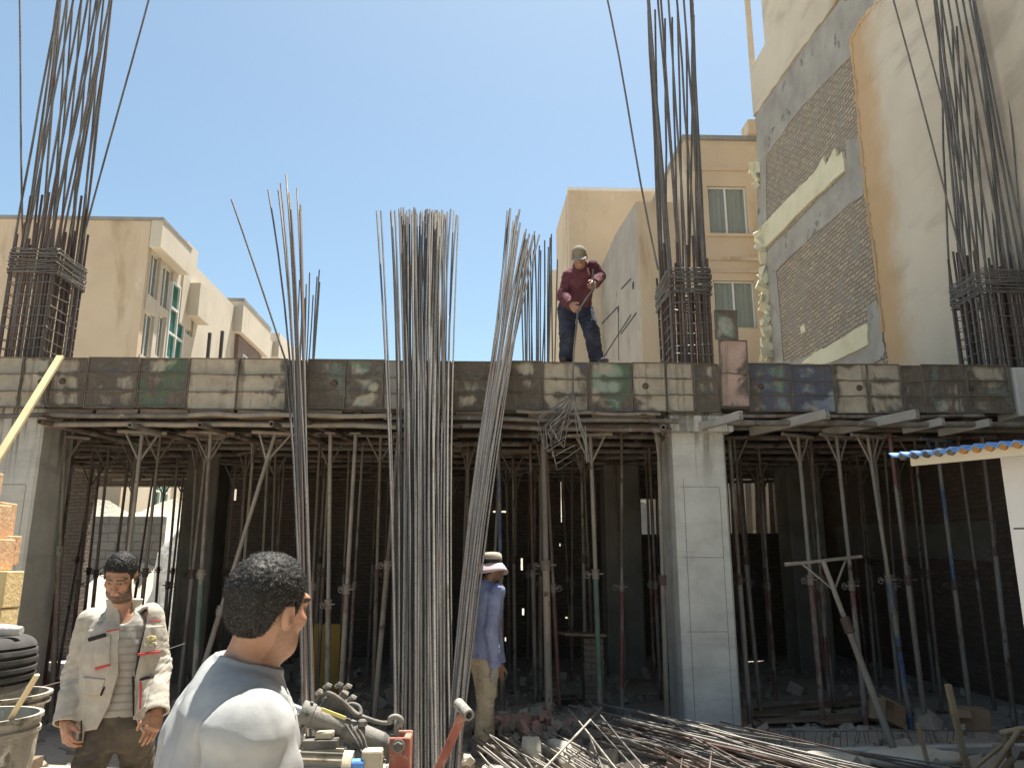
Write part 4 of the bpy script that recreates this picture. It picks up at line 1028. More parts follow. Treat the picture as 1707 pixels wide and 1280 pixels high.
def fabric(name, cols, weave=500, bump=.35, stripes=None, stains=()):
    t = NT(name); v = t.coords(rnd=False); f = t.noise(7, 8, .62)
    c = t.ramp(f, [(.35 + .3 * i / max(len(cols) - 1, 1), k) for i, k in enumerate(cols)])
    for st in stains: c = t.mix(t.step(t.noise(st[1], 7, .65), st[2], st[3]), c, st[0])
    if stripes:
        s = t.n('SeparateXYZ'); t.l(v, s.inputs[0]); z = t.math('ADD', s.outputs['Z'], t.math('MULTIPLY', t.noise(5, 2), .02))
        w_ = t.math('SINE', t.math('MULTIPLY', z, stripes[1])); c = t.mix(t.math('MULTIPLY', t.step(w_, .35, .6), .7), c, stripes[0])
    return t.out(c, .92, t.math('ADD', t.noise(weave, 3), t.math('MULTIPLY', t.noise(22, 4), 1.8)), bump, .004, 0, .15)
def torso_sdf(P, base, top, fwd, tab, sx=1.0):
    """tab rows: (t, half width, half depth); t runs from base (0) to top (1)"""
    base, top = Vector(base), Vector(top); up = (top - base); L = up.length; up.normalize(); f = Vector(fwd); f = (f - up * f.dot(up)).normalized(); r = f.cross(up)
    M = np.array([tuple(r), tuple(f), tuple(up)], f32).T; q = (P - V3(base)) @ M; t = q[:, 2] / L
    T = np.array(tab, float); a = np.interp(t, T[:, 0], T[:, 1]).astype(f32); b = np.interp(t, T[:, 0], T[:, 2]).astype(f32)
    e = (np.abs(q[:, 0] / a) ** 2.4 + np.abs(q[:, 1] / b) ** 2.4) ** (1 / 2.4); d = (e - 1) * np.minimum(a, b) * .9
    d = smax(d, (t - T[-1, 0]) * L, .02); return smax(d, (T[0, 0] - t) * L, .02)
def cutcyl(P, w, d, r, L):
    w, d = V3(w), V3(Vector(d).normalized()); q = P - w; ax = q @ d; rad = nrm(q - ax[:, None] * d); return np.maximum(np.maximum(rad - r, -ax), ax - L)
def strands(name, root, verts, norms, n, L, w_, m, curl=.5, seed=1, grey=.3, down=(0, 0, -1)):
    g = np.random.default_rng(seed); id_ = g.integers(0, len(verts), n); vs = []; fs = []; cl = []
    for k, i in enumerate(id_):
        p = Vector(verts[i]); nn = Vector(norms[i]); t = Vector(g.normal(size=3)); t = (t - nn * t.dot(nn)).normalized(); dn = Vector(down); dn = dn - nn * dn.dot(nn)
        d0 = (nn * .8 + t * curl + dn * .35).normalized(); d1 = (nn * .1 + t * curl * 1.6 + dn * .9 + Vector(g.normal(size=3)) * .3).normalized(); l = L * g.uniform(.6, 1.15)
        s = d0.cross(nn + t * .1); s = s.normalized() if s.length > 1e-4 else t
        a = p - nn * .002; b = a + d0 * l * .55; c = b + d1 * l * .5; o = len(vs)
        vs += [a - s * w_, a + s * w_, b - s * w_ * .8, b + s * w_ * .8, c]; fs += [(o, o + 1, o + 3, o + 2), (o + 2, o + 3, o + 4)]
        gr = g.random() < grey; v = g.uniform(.07, .17) if gr else g.uniform(.010, .028); cl += [(v, v * .95, v * .9, 1)] * 5
    off = wloc(root); me = bpy.data.meshes.new(name); me.from_pydata([tuple(v - off) for v in vs], [], fs); me.shade_smooth()
    a = me.color_attributes.new('Col', 'FLOAT_COLOR', 'POINT'); a.data.foreach_set('color', np.array(cl, f32).ravel())
    o = bpy.data.objects.new(name, me); COL.objects.link(o); o.parent = root; me.materials.append(m); return o
m_hair = vcol_mat('hair', .6, .1, 100, .001, 0, .25)
def hair_obj(person, hc, Mh, t, n, L, w_, grey, seed, h=.003):
    c = V3(hc)
    fn = lambda P: hair_shell((P - c) @ Mh, t)
    col = lambda v: np.tile(np.array([.016, .0135, .012], f32), (len(v), 1)) * (1 + .4 * wob(v, 300, 9))[:, None]
    o = sdf_mesh(fn, np.array(hc) - .15, np.array(hc) + .16, h, 'hair', m_hair, person, col)
    me = o.data; vn = np.zeros(len(me.vertices) * 3, f32); me.vertices.foreach_get('co', vn); nn = np.zeros_like(vn); me.vertices.foreach_get('normal', nn)
    vv = vn.reshape(-1, 3) + np.array(tuple(wloc(person)), f32)
    q = (vv - c) @ Mh; ok = hair_mask(q) > -.004; out = ((vv - c) * nn.reshape(-1, 3)).sum(1) > 0; k = ok & out
    s = strands('hair', person, vv[k], nn.reshape(-1, 3)[k], n, L, w_, m_hair, .7, seed, grey, tuple(Mh @ np.array([0, -.35, -.9]))); return o
# ================================================================== PEOPLE
A_ = lambda px, py, Y: at(px, py, Y)
def gz(v, z): v = Vector(v); v.z = z; return v
def bounds(pts, pad=.25): a = np.array([tuple(p) for p in pts]); return a.min(0) - pad, a.max(0) + pad
def boot(P, heel, fwd, s=1.0):
    heel = Vector(heel); f = Vector(fwd).normalized(); d = rc(P, heel + Vector((0, 0, .045)), heel + f * .17 * s + Vector((0, 0, .036)), .046, .04)
    d = smin(d, rc(P, heel + Vector((0, 0, .05)), heel + Vector((0, 0, .12)), .05, .047), .03); return smax(d, -(P[:, 2] - heel.z), .012)
# ------------------------------------------------------------------ man in the open beige jacket
def jacket_man():
    Y = 4.75
    hc = A_(200, 960, Y - .04); hf = Vector((.14, -1, -.58)); Mh = frame(hf, (.07, 0, 1))
    nk = A_(206, 1016, Y + .06); shR, shL = A_(149, 1033, Y + .07), A_(254, 1026, Y + .07)
    elR, elL = A_(128, 1122, Y + .1), A_(263, 1112, Y + .1); wrR, wrL = A_(109, 1204, Y - .04), A_(260, 1186, Y - .06)
    pel = A_(196, 1208, Y + .06); hipR, hipL = pel + Vector((-.09, 0, -.03)), pel + Vector((.1, 0, -.03))
    knR, knL = Vector((hipR.x - .01, Y - .06, .47)), Vector((hipL.x + .02, Y + .12, .47)); anR, anL = Vector((hipR.x - .02, Y - .02, .02)), Vector((hipL.x + .03, Y + .3, .02))
    root = thing('person', 'man in an open beige work jacket with red trimmed pockets, looking down', 'person', (pel.x, Y + .05, -.1))
    tab = [(-.12, .165, .105), (0, .165, .108), (.3, .15, .1), (.7, .178, .118), (.86, .17, .1), (.95, .12, .075), (1.02, .055, .05)]
    hd = V3(hc)
    def body(P):
        d = near(P, hc, .2, lambda Q: head_local((Q - hd) @ Mh, 1.0))
        d = smin(d, rc(P, nk + Vector((0, 0, -.03)), Vector(hd) + Vector((0, .02, -.055)), .062, .054), .03)
        d = smin(d, torso_sdf(P, pel, nk, (0, -1, 0), tab), .04)
        for s, e, w_ in ((shR, elR, wrR), (shL, elL, wrL)): d = smin(d, limb(P, (s, e, w_), (.05, .038, .029), .02), .03)
        for s, e, w_ in ((hipR, knR, anR), (hipL, knL, anL)): d = smin(d, limb(P, (s, e, w_), (.085, .056, .04), .03), .04)
        d = smin(d, hand_sdf(P, wrR, (A_(114, 1240, Y - .1) - wrR), (.6, .7, 0), (.3, -1, 0), (.5, .55, .6, .65), 1.08), .012)
        d = smin(d, hand_sdf(P, wrL, (A_(249, 1230, Y - .14) - wrL), (-.5, .6, 0), (-.6, -.8, 0), (.3, .35, .4, .45), 1.06), .012)
        return d
    def paint(v):
        q = (v - hd) @ Mh; c = np.tile(SK * np.array([.82, .78, .75], f32), (len(v), 1)) * (1 + .12 * wob(v, 90, 2))[:, None]; m = nrm(v - hd) < .17; c[m] = head_paint(q[m], .93, skin=SK * .80); return c
    lo, hi = bounds([hc, wrR, wrL, anR, anL], .2); sdf_mesh(body, lo, hi, .0042, 'body', m_skin, root, paint)
    hair_obj(root, tuple(hc), Mh, .007, 5200, .013, .0011, .05, 3)
    # striped shirt
    zs = A_(200, 1199, Y - .1).z
    stab = [(t, a + .014, b + .016) for t, a, b in tab]
    fold = lambda P, a, s: wob(P, 26, s, True, (1, 1, .55)) * a + wob(P, 60, s + 1) * a * .3
    def shirt(P):
        d = torso_sdf(P, pel, nk, (0, -1, 0), stab) + fold(P, .004, 21); d = smax(d, zs - P[:, 2], .01)
        d = np.maximum(d, -(nrm((P - V3(A_(205, 1012, Y - .05))) * np.array([1, 1, .8], f32)) - .075)); return np.maximum(d, -(d + .02))
    m_sh = fabric('striped_shirt', [(.25, .24, .215), (.30, .29, .26), (.34, .33, .30)], stripes=((.21, .19, .16), 150))
    sdf_mesh(shirt, *bounds([shR, shL, pel], .22), .005, 'shirt', m_sh, root)
    # jacket
    jt = [(-.16, .232, .155), (0, .222, .15), (.25, .205, .14), (.65, .212, .148), (.84, .197, .125), (.94, .135, .095), (1.03, .07, .07)]
    zz = lambda py: A_(205, py, Y - .1).z; xx = lambda cx, py: A_(80 + cx / 3.37, py, Y - .1).x
    Lz = [(345, 1000), (375, 1030), (385, 1052), (385, 1125), (335, 1175), (255, 1222)]; Rz = [(492, 985), (520, 1025), (492, 1090), (461, 1132), (462, 1200), (462, 1222)]
    zL = np.array([zz(p[1]) for p in Lz][::-1]); xL = np.array([xx(*p) for p in Lz][::-1]); zR = np.array([zz(p[1]) for p in Rz][::-1]); xR = np.array([xx(*p) for p in Rz][::-1])
    hemL, hemR = zz(1221), zz(1199)
    def outer(P):
        d = torso_sdf(P, pel + Vector((.01, 0, 0)), nk, (0, -1, 0), jt)
        dR, dL = wrR - elR, wrL - elL
        a = limb(P, (shR + Vector((.015, 0, -.01)), elR, wrR + dR * .2), (.078, .068, .063), .03); b = limb(P, (shL + Vector((-.015, 0, -.01)), elL, wrL + dL * .2), (.078, .066, .062), .03)
        fr = lambda P, s, e, w_: wob(P, 55, 31, True, (.6, .6, 1.6)) * .006 * np.clip(1.2 - nrm(P - V3(e)) / .2, .25, 1)
        d = smin(d, np.minimum(a + fr(P, shR, elR, wrR), b + fr(P, shL, elL, wrL)), .022)
        # collar
        q = P - V3(nk + Vector((0, .0, .0))); rad = np.hypot(q[:, 0], q[:, 1] * 1.05); col = np.maximum(rad - (.082 + .25 * q[:, 2]), np.maximum(q[:, 2] - .065, -q[:, 2] - .08)); d = smin(d, col, .03)
        return d + wob(P, 20, 41, True, (1, 1, .45)) * .0065 + wob(P, 48, 43) * .002
    def opening(P):
        xl = np.interp(P[:, 2], zL, xL); xr = np.interp(P[:, 2], zR, xR); return np.maximum(np.maximum(xl - P[:, 0], P[:, 0] - xr), P[:, 1] - (nk.y - .045)) 
    hem = lambda P: np.interp(P[:, 0], [pel.x - .1, pel.x + .12], [hemL, hemR]).astype(f32) + .006 * np.sin(P[:, 0] * 40) - P[:, 2]
    armreg = lambda P: np.minimum(cutcyl(P, elR, wrR - elR, .11, 1), cutcyl(P, elL, wrL - elL, .11, 1))
    def jacket(P):
        o = outer(P); d = np.maximum(o, -(o + .013)); d = np.maximum(d, -opening(P))
        d = np.maximum(d, np.minimum(hem(P), armreg(P) * -1 + 0 if False else np.where(armreg(P) < 0, -1, hem(P))))
        d = np.maximum(d, -cutcyl(P, wrR + (wrR - elR) * .02, wrR - elR, .1, .3)); d = np.maximum(d, -cutcyl(P, wrL + (wrL - elL) * .02, wrL - elL, .1, .3))
        q = P - V3(nk); d = np.maximum(d, -np.maximum(np.hypot(q[:, 0], q[:, 1]) - .068, -q[:, 2] - .03)); return np.maximum(d, q[:, 2] - .062)
    m_jk = fabric('work_jacket', [(.32, .295, .25), (.38, .355, .305), (.43, .405, .35)], stains=[((.24, .22, .19), 4, .62, .8)])
    lo, hi = bounds([shR, shL, wrR, wrL, nk], .16); lo[2] = hemL - .06
    J = sdf_mesh(jacket, lo, hi, .0045, 'jacket', m_jk, root)
    m_red = fabric('red_trim', [(.42, .05, .06), (.5, .08, .08)]); m_blk = fabric('dark_zip', [(.02, .02, .02), (.04, .035, .035)])
    def onjacket(name, quad, off, m, h=.004, r=0):
        q = [(xx(c, p), zz(p)) for c, p in quad]; n = len(q)
        def fn(P):
            o = outer(P); d = np.maximum(o - off, -(o + .004)); reg = np.full(len(P), -9, f32)
            for i in range(n):
                (x0, z0), (x1, z1) = q[i], q[(i + 1) % n]; l = math.hypot(x1 - x0, z1 - z0); reg = np.maximum(reg, ((P[:, 0] - x0) * (z1 - z0) - (P[:, 2] - z0) * (x1 - x0)) / l * sgn)
            return smax(np.maximum(d, P[:, 1] - (nk.y - .01)), reg.astype(f32), max(r, .001))
        ar = sum(q[i][0] * q[(i + 1) % n][1] - q[(i + 1) % n][0] * q[i][1] for i in range(n)); sgn = 1 if ar > 0 else -1
        xs = [a for a, b in q]; zs_ = [b for a, b in q]
        return sdf_mesh(fn, (min(xs) - .02, nk.y - .24, min(zs_) - .02), (max(xs) + .02, nk.y, max(zs_) + .02), h, name, m, J)
    Pp = lambda cx, cy: (cx, 900 + cy / 3.37)
    onjacket('pocket', [Pp(212, 570), Pp(340, 535), Pp(348, 700), Pp(250, 728)], .010, m_jk, .004, .004)
    onjacket('pocket_mouth', [Pp(205, 552), Pp(310, 522), Pp(318, 545), Pp(214, 574)], .0115, m_blk, .003)
    onjacket('red_trim', [Pp(258, 716), Pp(346, 694), Pp(348, 706), Pp(262, 730)], .0135, m_red, .0025)
    onjacket('red_trim', [Pp(312, 512), Pp(385, 498), Pp(385, 506), Pp(314, 520)], .003, m_red, .0025)
    onjacket('pocket', [Pp(522, 490), Pp(600, 488), Pp(585, 640), Pp(498, 640)], .010, m_jk, .004, .004)
    onjacket('red_trim', [Pp(493, 638), Pp(582, 633), Pp(582, 645), Pp(493, 652)], .0135, m_red, .0025)
    onjacket('red_trim', [Pp(526, 458), Pp(625, 455), Pp(625, 462), Pp(526, 466)], .003, m_red, .0025)
    onjacket('pocket', [Pp(180, 770), Pp(318, 780), Pp(290, 870), Pp(172, 862)], .008, m_jk, .004, .004)
    onjacket('pocket_mouth', [Pp(284, 872), Pp(310, 822), Pp(317, 826), Pp(294, 876)], .0095, m_blk, .003)
    onjacket('pocket', [Pp(498, 790), Pp(560, 775), Pp(545, 940), Pp(480, 985)], .010, m_jk, .004, .004)
    onjacket('pocket_mouth', [Pp(498, 782), Pp(560, 770), Pp(560, 784), Pp(500, 798)], .0115, m_blk, .003)
    onjacket('red_trim', [Pp(498, 800), Pp(509, 800), Pp(516, 950), Pp(503, 960)], .0125, m_red, .0025)
    onjacket('zip', [Pp(514, 418), Pp(527, 418), Pp(503, 640), Pp(472, 780), Pp(476, 985), Pp(464, 990), Pp(459, 780), Pp(488, 640)][:4] + [Pp(462, 770), Pp(487, 640)], .004, m_blk, .003)
    onjacket('zip', [Pp(459, 770), Pp(470, 770), Pp(472, 990), Pp(464, 995)], .004, m_blk, .003)
    m_log = fabric('emblem_yellow', [(.42, .37, .17), (.48, .43, .22)]); m_lg2 = fabric('emblem_grey', [(.36, .33, .2), (.4, .37, .24)])
    onjacket('emblem', [Pp(530, 550), Pp(548, 541), Pp(566, 549), Pp(568, 566), Pp(549, 575), Pp(531, 568)], .0125, m_log, .0025)
    for a in ((518, 582, 527, 603), (527, 603, 536, 582), (540, 582, 549, 603), (549, 603, 560, 580), (564, 582, 570, 600)):
        onjacket('emblem_stroke', [Pp(a[0] - 3, a[1]), Pp(a[0] + 3, a[1]), Pp(a[2] + 3, a[3]), Pp(a[2] - 3, a[3])], .0125, m_lg2, .002)
    # trousers and shoes
    def trou(P):
        d = torso_sdf(P, pel + Vector((0, 0, -.12)), pel + Vector((0, 0, .1)), (0, -1, 0), [(0, .165, .115), (1, .165, .118)])
        for s, e, w_ in ((hipR, knR, anR), (hipL, knL, anL)): d = smin(d, limb(P, (s, e, w_), (.098, .083, .078), .03) + wob(P, 34, 61, True, (.6, .6, 1.5)) * .006, .035)
        return smax(d, .0 - P[:, 2], .01)
    sdf_mesh(trou, *bounds([hipR, hipL, anR, anL, pel], .18), .007, 'trousers', fabric('olive_trousers', [(.045, .038, .03), (.075, .064, .05), (.10, .087, .068)]), root)
    for a_, d_ in ((anR, (-.1, -1, 0)), (anL, (.2, -1, 0))): sdf_mesh(lambda P: boot(P, (a_.x, a_.y + .05, -.1), d_), *bounds([a_], .32), .007, 'shoe', m_blk, root)
jacket_man()
# ------------------------------------------------------------------ man in the grey shirt, seen from behind
def grey_man():
    Y = 2.02
    hc = A_(449, 1012, Y); hf = Vector((.54, .84, .0)); Mh = frame(hf, (.17, -.11, 1))
    bf = Vector((.93, .37, 0)).normalized(); br = Vector((bf.y, -bf.x, 0))       # body facing, body right
    nk = A_(404, 1106, Y + .03); pel = nk + Vector((-.03, .0, -.56)) - bf * .02
    shR = nk + br * .168 + Vector((.0, 0, -.095)) + bf * .0; shL = nk - br * .165 + Vector((0, 0, -.075)) - bf * .01
    elR = shR + Vector((.03, -.01, -.26)) + bf * .06; wrR = elR + bf * .22 + Vector((0, .03, -.06)); elL = shL - br * .05 + Vector((0, 0, -.26)); wrL = elL + bf * .18 + Vector((0, 0, -.12))
    root = thing('person', 'man in a light grey shirt with short greying hair, seen from behind turning right', 'person', (pel.x, pel.y, -.1))
    hipR, hipL = pel + br * .09, pel - br * .09
    leg = [(h, Vector((h.x, h.y, .47)) + bf * .02, Vector((h.x, h.y, .02))) for h in (hipR, hipL)]
    tab = [(-.1, .165, .11), (0, .17, .115), (.35, .165, .118), (.7, .18, .125), (.84, .178, .11), (.93, .13, .085), (1.0, .075, .065), (1.04, .05, .05)]
    hd = V3(hc)
    def body(P):
        d = near(P, hc, .2, lambda Q: head_local((Q - hd) @ Mh, .0))
        d = smin(d, limb(P, (nk + Vector((0, 0, -.05)), nk + bf * .035 + Vector((0, 0, .04)), Vector(hd) - bf * .012 + Vector((0, 0, -.05))), (.068, .062, .06), .02), .03)
        d = smin(d, torso_sdf(P, pel, nk, bf, tab) + .012, .035)
        for s, e, w_ in ((shR, elR, wrR), (shL, elL, wrL)): d = smin(d, limb(P, (s, e, w_), (.05, .042, .03), .02), .03)
        for l in leg: d = smin(d, limb(P, l, (.085, .056, .04), .03), .04)
        d = smin(d, hand_sdf(P, wrR, bf + Vector((0, 0, -.3)), (-br + Vector((0, 0, -.3))), (0, 0, 1), (.5, .5, .55, .6), 1.05), .012)
        return smin(d, hand_sdf(P, wrL, bf + Vector((0, 0, -.3)), (br + Vector((0, 0, -.3))), (0, 0, 1), (.5, .5, .55, .6), 1.05), .012)
    def paint(v):
        q = (v - hd) @ Mh; c = np.tile(SK * .92, (len(v), 1)) * (1 + .08 * wob(v, 70, 2))[:, None]; m = nrm(v - hd) < .16; c[m] = head_paint(q[m], .3, skin=SK * .95)
        return c
    lo, hi = bounds([hc, wrR, wrL] + [l[2] for l in leg], .2); sdf_mesh(body, lo, hi, .0042, 'body', m_skin, root, paint)
    hair_obj(root, tuple(hc), Mh, .008, 15000, .0105, .00042, .22, 7, .0028)
    def shirt(P):
        d = torso_sdf(P, pel, nk + Vector((0, 0, -.01)), bf, [(t, a + .02, b + .024) for t, a, b in tab])
        sv = limb(P, (shR - br * .05, shR + Vector((.0, 0, -.03)), elR + (elR - shR) * .1), (.085, .088, .078), .03); sv2 = limb(P, (shL + br * .05, shL, elL), (.08, .082, .072), .03)
        q = P - V3(shR); ra = V3((br + bf * .35 + Vector((0, 0, -.25))).normalized()); s_ = q @ ra; seam = np.exp(-((s_ - .0) / .006) ** 2) * .006
        sv = sv + seam * 1.1
        d = smin(d, smin(sv, sv2, .02), .04)
        # drape folds: sag under the neck and pull lines toward the arm
        q2 = (P - V3(nk)) @ np.array([tuple(br), tuple(bf), (0, 0, 1)], f32).T
        th = np.arctan2((P - V3(shR)) @ V3(br * .7 + bf * .7), (P - V3(shR))[:, 2]); rs = nrm(P - V3(shR)); crease = np.sin(th * 11 + 2 * np.sin(rs * 18)) * np.exp(-((rs - .18) / .055) ** 2) * .0026
        crease = crease + np.sin(q2[:, 0] * 62 + 1.8 * np.sin(q2[:, 2] * 9) + q2[:, 1] * 20) * .0062 * np.clip((-q2[:, 2] - .06) / .16, 0, 1) + np.sin(q2[:, 2] * 58 + 26 * np.abs(q2[:, 0]) + 1.2 * np.sin(q2[:, 0] * 21)) * .003 * np.clip((-q2[:, 2] - .03) / .1, 0, 1)
        pull = crease + np.sin((q2[:, 0] * 1.0 - q2[:, 2] * .55 + q2[:, 1] * .4) * 36 + 1.5 * np.sin(q2[:, 2] * 14)) * .0042 * np.clip((-q2[:, 2] - .10) / .12, 0, 1)
        ra2 = nrm(P - V3(shR)); d = d + pull + wob(P, 15, 77, True, (1, 1, .35)) * .0055 + wob(P, 33, 79, True, (1, 1, .25)) * .0016 + np.exp(-(s_ / .007) ** 2) * .0055 * (ra2 < .17)
        cl = np.maximum(np.abs(nrm(P - V3(nk + bf * .015 + Vector((0, 0, -.005)))) - .082) - .004, np.abs(P[:, 2] - nk.z - .0 - .28 * (q2[:, 1] * -1)) - .011)
        d = smin(d, cl, .012)
        d = np.maximum(d, -(nrm((P - V3(nk + bf * .03 + Vector((0, 0, .035)))) * np.array([1, 1, .9], f32)) - .078)); d = smax(d, pel.z - .05 - P[:, 2], .01)
        return np.maximum(d, -(d + .02))
    m_g = fabric('grey_knit', [(.27, .274, .272), (.32, .324, .32), (.365, .37, .363)], 700, .3)
    sdf_mesh(shirt, *bounds([shR, shL, elR, elL, pel, nk], .16), .0042, 'shirt', m_g, root)
    tr = lambda P: smax(smin(limb(P, leg[0], (.1, .085, .075), .03), limb(P, leg[1], (.1, .085, .075), .03), .04), -P[:, 2], .01)
    def trou(P): return smin(tr(P), torso_sdf(P, pel + Vector((0, 0, -.1)), pel + Vector((0, 0, .08)), bf, [(0, .165, .115), (1, .165, .115)]), .04)
    sdf_mesh(trou, *bounds([l[2] for l in leg] + [pel], .18), .009, 'trousers', fabric('dark_trousers', [(.03, .03, .035), (.05, .05, .055)]), root)
    m_sl = fabric('shoe_leather', [(.03, .025, .02), (.05, .04, .03)])
    for l in leg: sdf_mesh(lambda P: boot(P, gz(l[2] - bf * .05, -.1), bf), *bounds([l[2]], .32), .008, 'shoe', m_sl, root)
grey_man()
# ------------------------------------------------------------------ man in the bucket hat, standing at the slab edge
def hat_man():
    Y = 7.94
    hc = A_(822, 947, Y); hf = Vector((.86, .5, -.06)); Mh = frame(hf, (0, 0, 1)); bf = Vector((.80, .60, 0)).normalized(); br = Vector((bf.y, -bf.x, 0))
    nk = A_(811, 972, Y + .02); pel = A_(805, 1088, Y + .02)
    shR, shL = nk + br * .18 + Vector((0, 0, -.07)), nk - br * .18 + Vector((0, 0, -.07))
    elR = A_(818, 1050, Y - .16); wrR = A_(826, 1112, Y - .14); elL = A_(825, 1050, Y + .2); wrL = A_(833, 1105, Y + .2)
    hipR, hipL = pel + br * .085, pel - br * .09
    knR, knL = A_(811, 1155, Y - .06), A_(808, 1152, Y + .12); anR, anL = gz(A_(803, 1214, Y - .08), .0), gz(A_(812, 1208, Y + .14), .0)
    root = thing('person', 'man in a bucket hat, blue shirt and khaki trousers facing into the shade', 'person', (pel.x, Y, -.1))
    tab = [(-.1, .15, .105), (0, .155, .105), (.35, .145, .1), (.72, .17, .115), (.86, .165, .1), (.95, .11, .075), (1.03, .055, .05)]; hd = V3(hc)
    def body(P):
        d = near(P, hc, .2, lambda Q: head_local((Q - hd) @ Mh)); d = smin(d, rc(P, nk + Vector((0, 0, -.04)), Vector(hd) + Vector((0, 0, -.05)), .06, .055), .03)
        d = smin(d, torso_sdf(P, pel, nk, bf, tab), .035)
        for s, e, w_ in ((shR, elR, wrR), (shL, elL, wrL)): d = smin(d, limb(P, (s, e, w_), (.048, .038, .029), .02), .03)
        for s, e, w_ in ((hipR, knR, anR), (hipL, knL, anL)): d = smin(d, limb(P, (s, e, w_), (.08, .055, .04), .03), .04)
        d = smin(d, hand_sdf(P, wrR, A_(822, 1138, Y - .16) - wrR, -br, bf, (.35, .4, .45, .5), 1.05), .012); return smin(d, hand_sdf(P, wrL, (0, 0, -1), br, bf, (.35, .4, .45, .5), 1.05), .012)
    def paint(v):
        q = (v - hd) @ Mh; c = np.tile(SK * .75, (len(v), 1)); m = nrm(v - hd) < .16; c[m] = head_paint(q[m], .3, skin=SK * .75); g = P_glove(v); c[g] = (.33, .31, .29); return c
    P_glove = lambda v: nrm(v - V3(wrR + (A_(822, 1138, Y - .16) - wrR).normalized() * .09)) < .13
    sdf_mesh(body, *bounds([hc, wrR, wrL, anR, anL], .2), .0055, 'body', m_skin, root, paint)
    o_ = sdf_mesh(lambda P: hair_shell((P - hd) @ Mh, .012), np.array(hc) - .15, np.array(hc) + .16, .006, 'hair', m_hair, root, lambda v: np.tile(np.array([.012, .01, .009], f32), (len(v), 1)))
    # bucket hat
    up = Vector(Mh[:, 2]); back = Vector(Mh[:, 1]); c = Vector(hc) - back * .012
    def hatp(prof):
        b = MB().lathe(prof, c, 28, up + back * -.06 + Vector((.0, 0, 0))); return b
    ht = hatp([(.094, .04), (.096, .075), (.098, .10), (.092, .135), (.07, .152), (.02, .158), (.0, .158)]).build('hat_crown', fabric('hat_beige', [(.36, .32, .26), (.45, .4, .33)]), root, smooth=50); ht.modifiers.new('thick', 'SOLIDIFY').thickness = .004
    bd = hatp([(.0975, .05), (.099, .066), (.1, .085), (.0975, .088)]).build('hat_band', fabric('hat_band', [(.03, .027, .03), (.05, .045, .05)]), root, smooth=50); bd.modifiers.new('thick', 'SOLIDIFY').thickness = .005
    br_ = MB(); prof = [(.097, .055), (.12, .03), (.145, -.005), (.165, -.035)]; n = 40
    for i, (r, z) in enumerate(prof):
        for k in range(n):
            th = 2 * math.pi * k / n; u, v_ = Vector(Mh[:, 0]), Vector(Mh[:, 1]); br_.v.append(tuple(c + (u * math.cos(th) + v_ * math.sin(th)) * r * (1 + .03 * math.sin(3 * th)) + up * (z + .012 * i * math.sin(2 * th + 1) * .6)))
    for i in range(3):
        for k in range(n): br_.f.append((i * n + k, i * n + (k + 1) % n, (i + 1) * n + (k + 1) % n, (i + 1) * n + k))
    b2 = br_.build('hat_brim', fabric('hat_pink', [(.46, .37, .40), (.56, .46, .49)]), root, smooth=60); b2.modifiers.new('thick', 'SOLIDIFY').thickness = .005
    m_b = fabric('blue_shirt', [(.16, .185, .30), (.21, .24, .37), (.26, .29, .42)])
    def shirt(P):
        d = torso_sdf(P, pel, nk, bf, [(-.06, .185, .145)] + [(t, a + .022, b + .03) for t, a, b in tab[1:]])
        a = limb(P, (shR, elR, wrR + (wrR - elR) * .1), (.073, .06, .055), .03); b = limb(P, (shL, elL, wrL), (.073, .06, .052), .03)
        d = smin(d, np.minimum(a, b) + wob(P, 50, 33, True, (.7, .7, 1.5)) * .005, .02) + wob(P, 22, 71, True, (1, 1, .5)) * .008
        d = smin(d, np.maximum(np.abs(np.hypot(P[:, 0] - nk.x, P[:, 1] - nk.y) - .068) - .006, np.abs(P[:, 2] - nk.z - .01) - .03), .01)
        d = np.maximum(d, -(nrm(P - V3(nk + Vector((0, 0, .06)))) - .066)); d = np.maximum(d, -cutcyl(P, wrR, wrR - elR, .09, .3)); return np.maximum(d, -cutcyl(P, wrL, wrL - elL, .09, .3))
    sdf_mesh(shirt, *bounds([shR, shL, wrR, wrL, pel, nk], .15), .0065, 'shirt', m_b, root)
    m_k = fabric('khaki', [(.34, .285, .2), (.42, .355, .255), (.48, .41, .31)], stains=[((.3, .27, .23), 5, .58, .68)])
    def trou(P):
        d = torso_sdf(P, pel + Vector((0, 0, -.1)), pel + Vector((0, 0, .1)), bf, [(0, .155, .115), (1, .16, .115)])
        for s, e, w_ in ((hipR, knR, anR), (hipL, knL, anL)): d = smin(d, limb(P, (s, e, w_ + Vector((0, 0, -.03))), (.096, .082, .076), .03) + wob(P, 34, 63, True, (.6, .6, 1.6)) * .007, .03)
        return smax(d, -.06 - P[:, 2], .01)
    T_ = sdf_mesh(trou, *bounds([hipR, hipL, anR, anL, pel], .18), .0065, 'trousers', m_k, root)
    kc = knR.lerp(hipR, .18); sdf_mesh(lambda P: np.maximum(trou(P) - .012, rbox(P, kc + br * .06, (.07, .085, .085), .01, np.array([tuple(bf), tuple(br), (0, 0, 1)], f32).T)), *bounds([kc], .2), .006, 'pocket', m_k, T_)
    m_bo = fabric('dusty_boots', [(.2, .18, .155), (.28, .26, .23)])
    for a_ in (anR, anL): sdf_mesh(lambda P: boot(P, gz(a_ - bf * .05, -.1), bf), *bounds([a_], .34), .008, 'boot', m_bo, root)
hat_man()
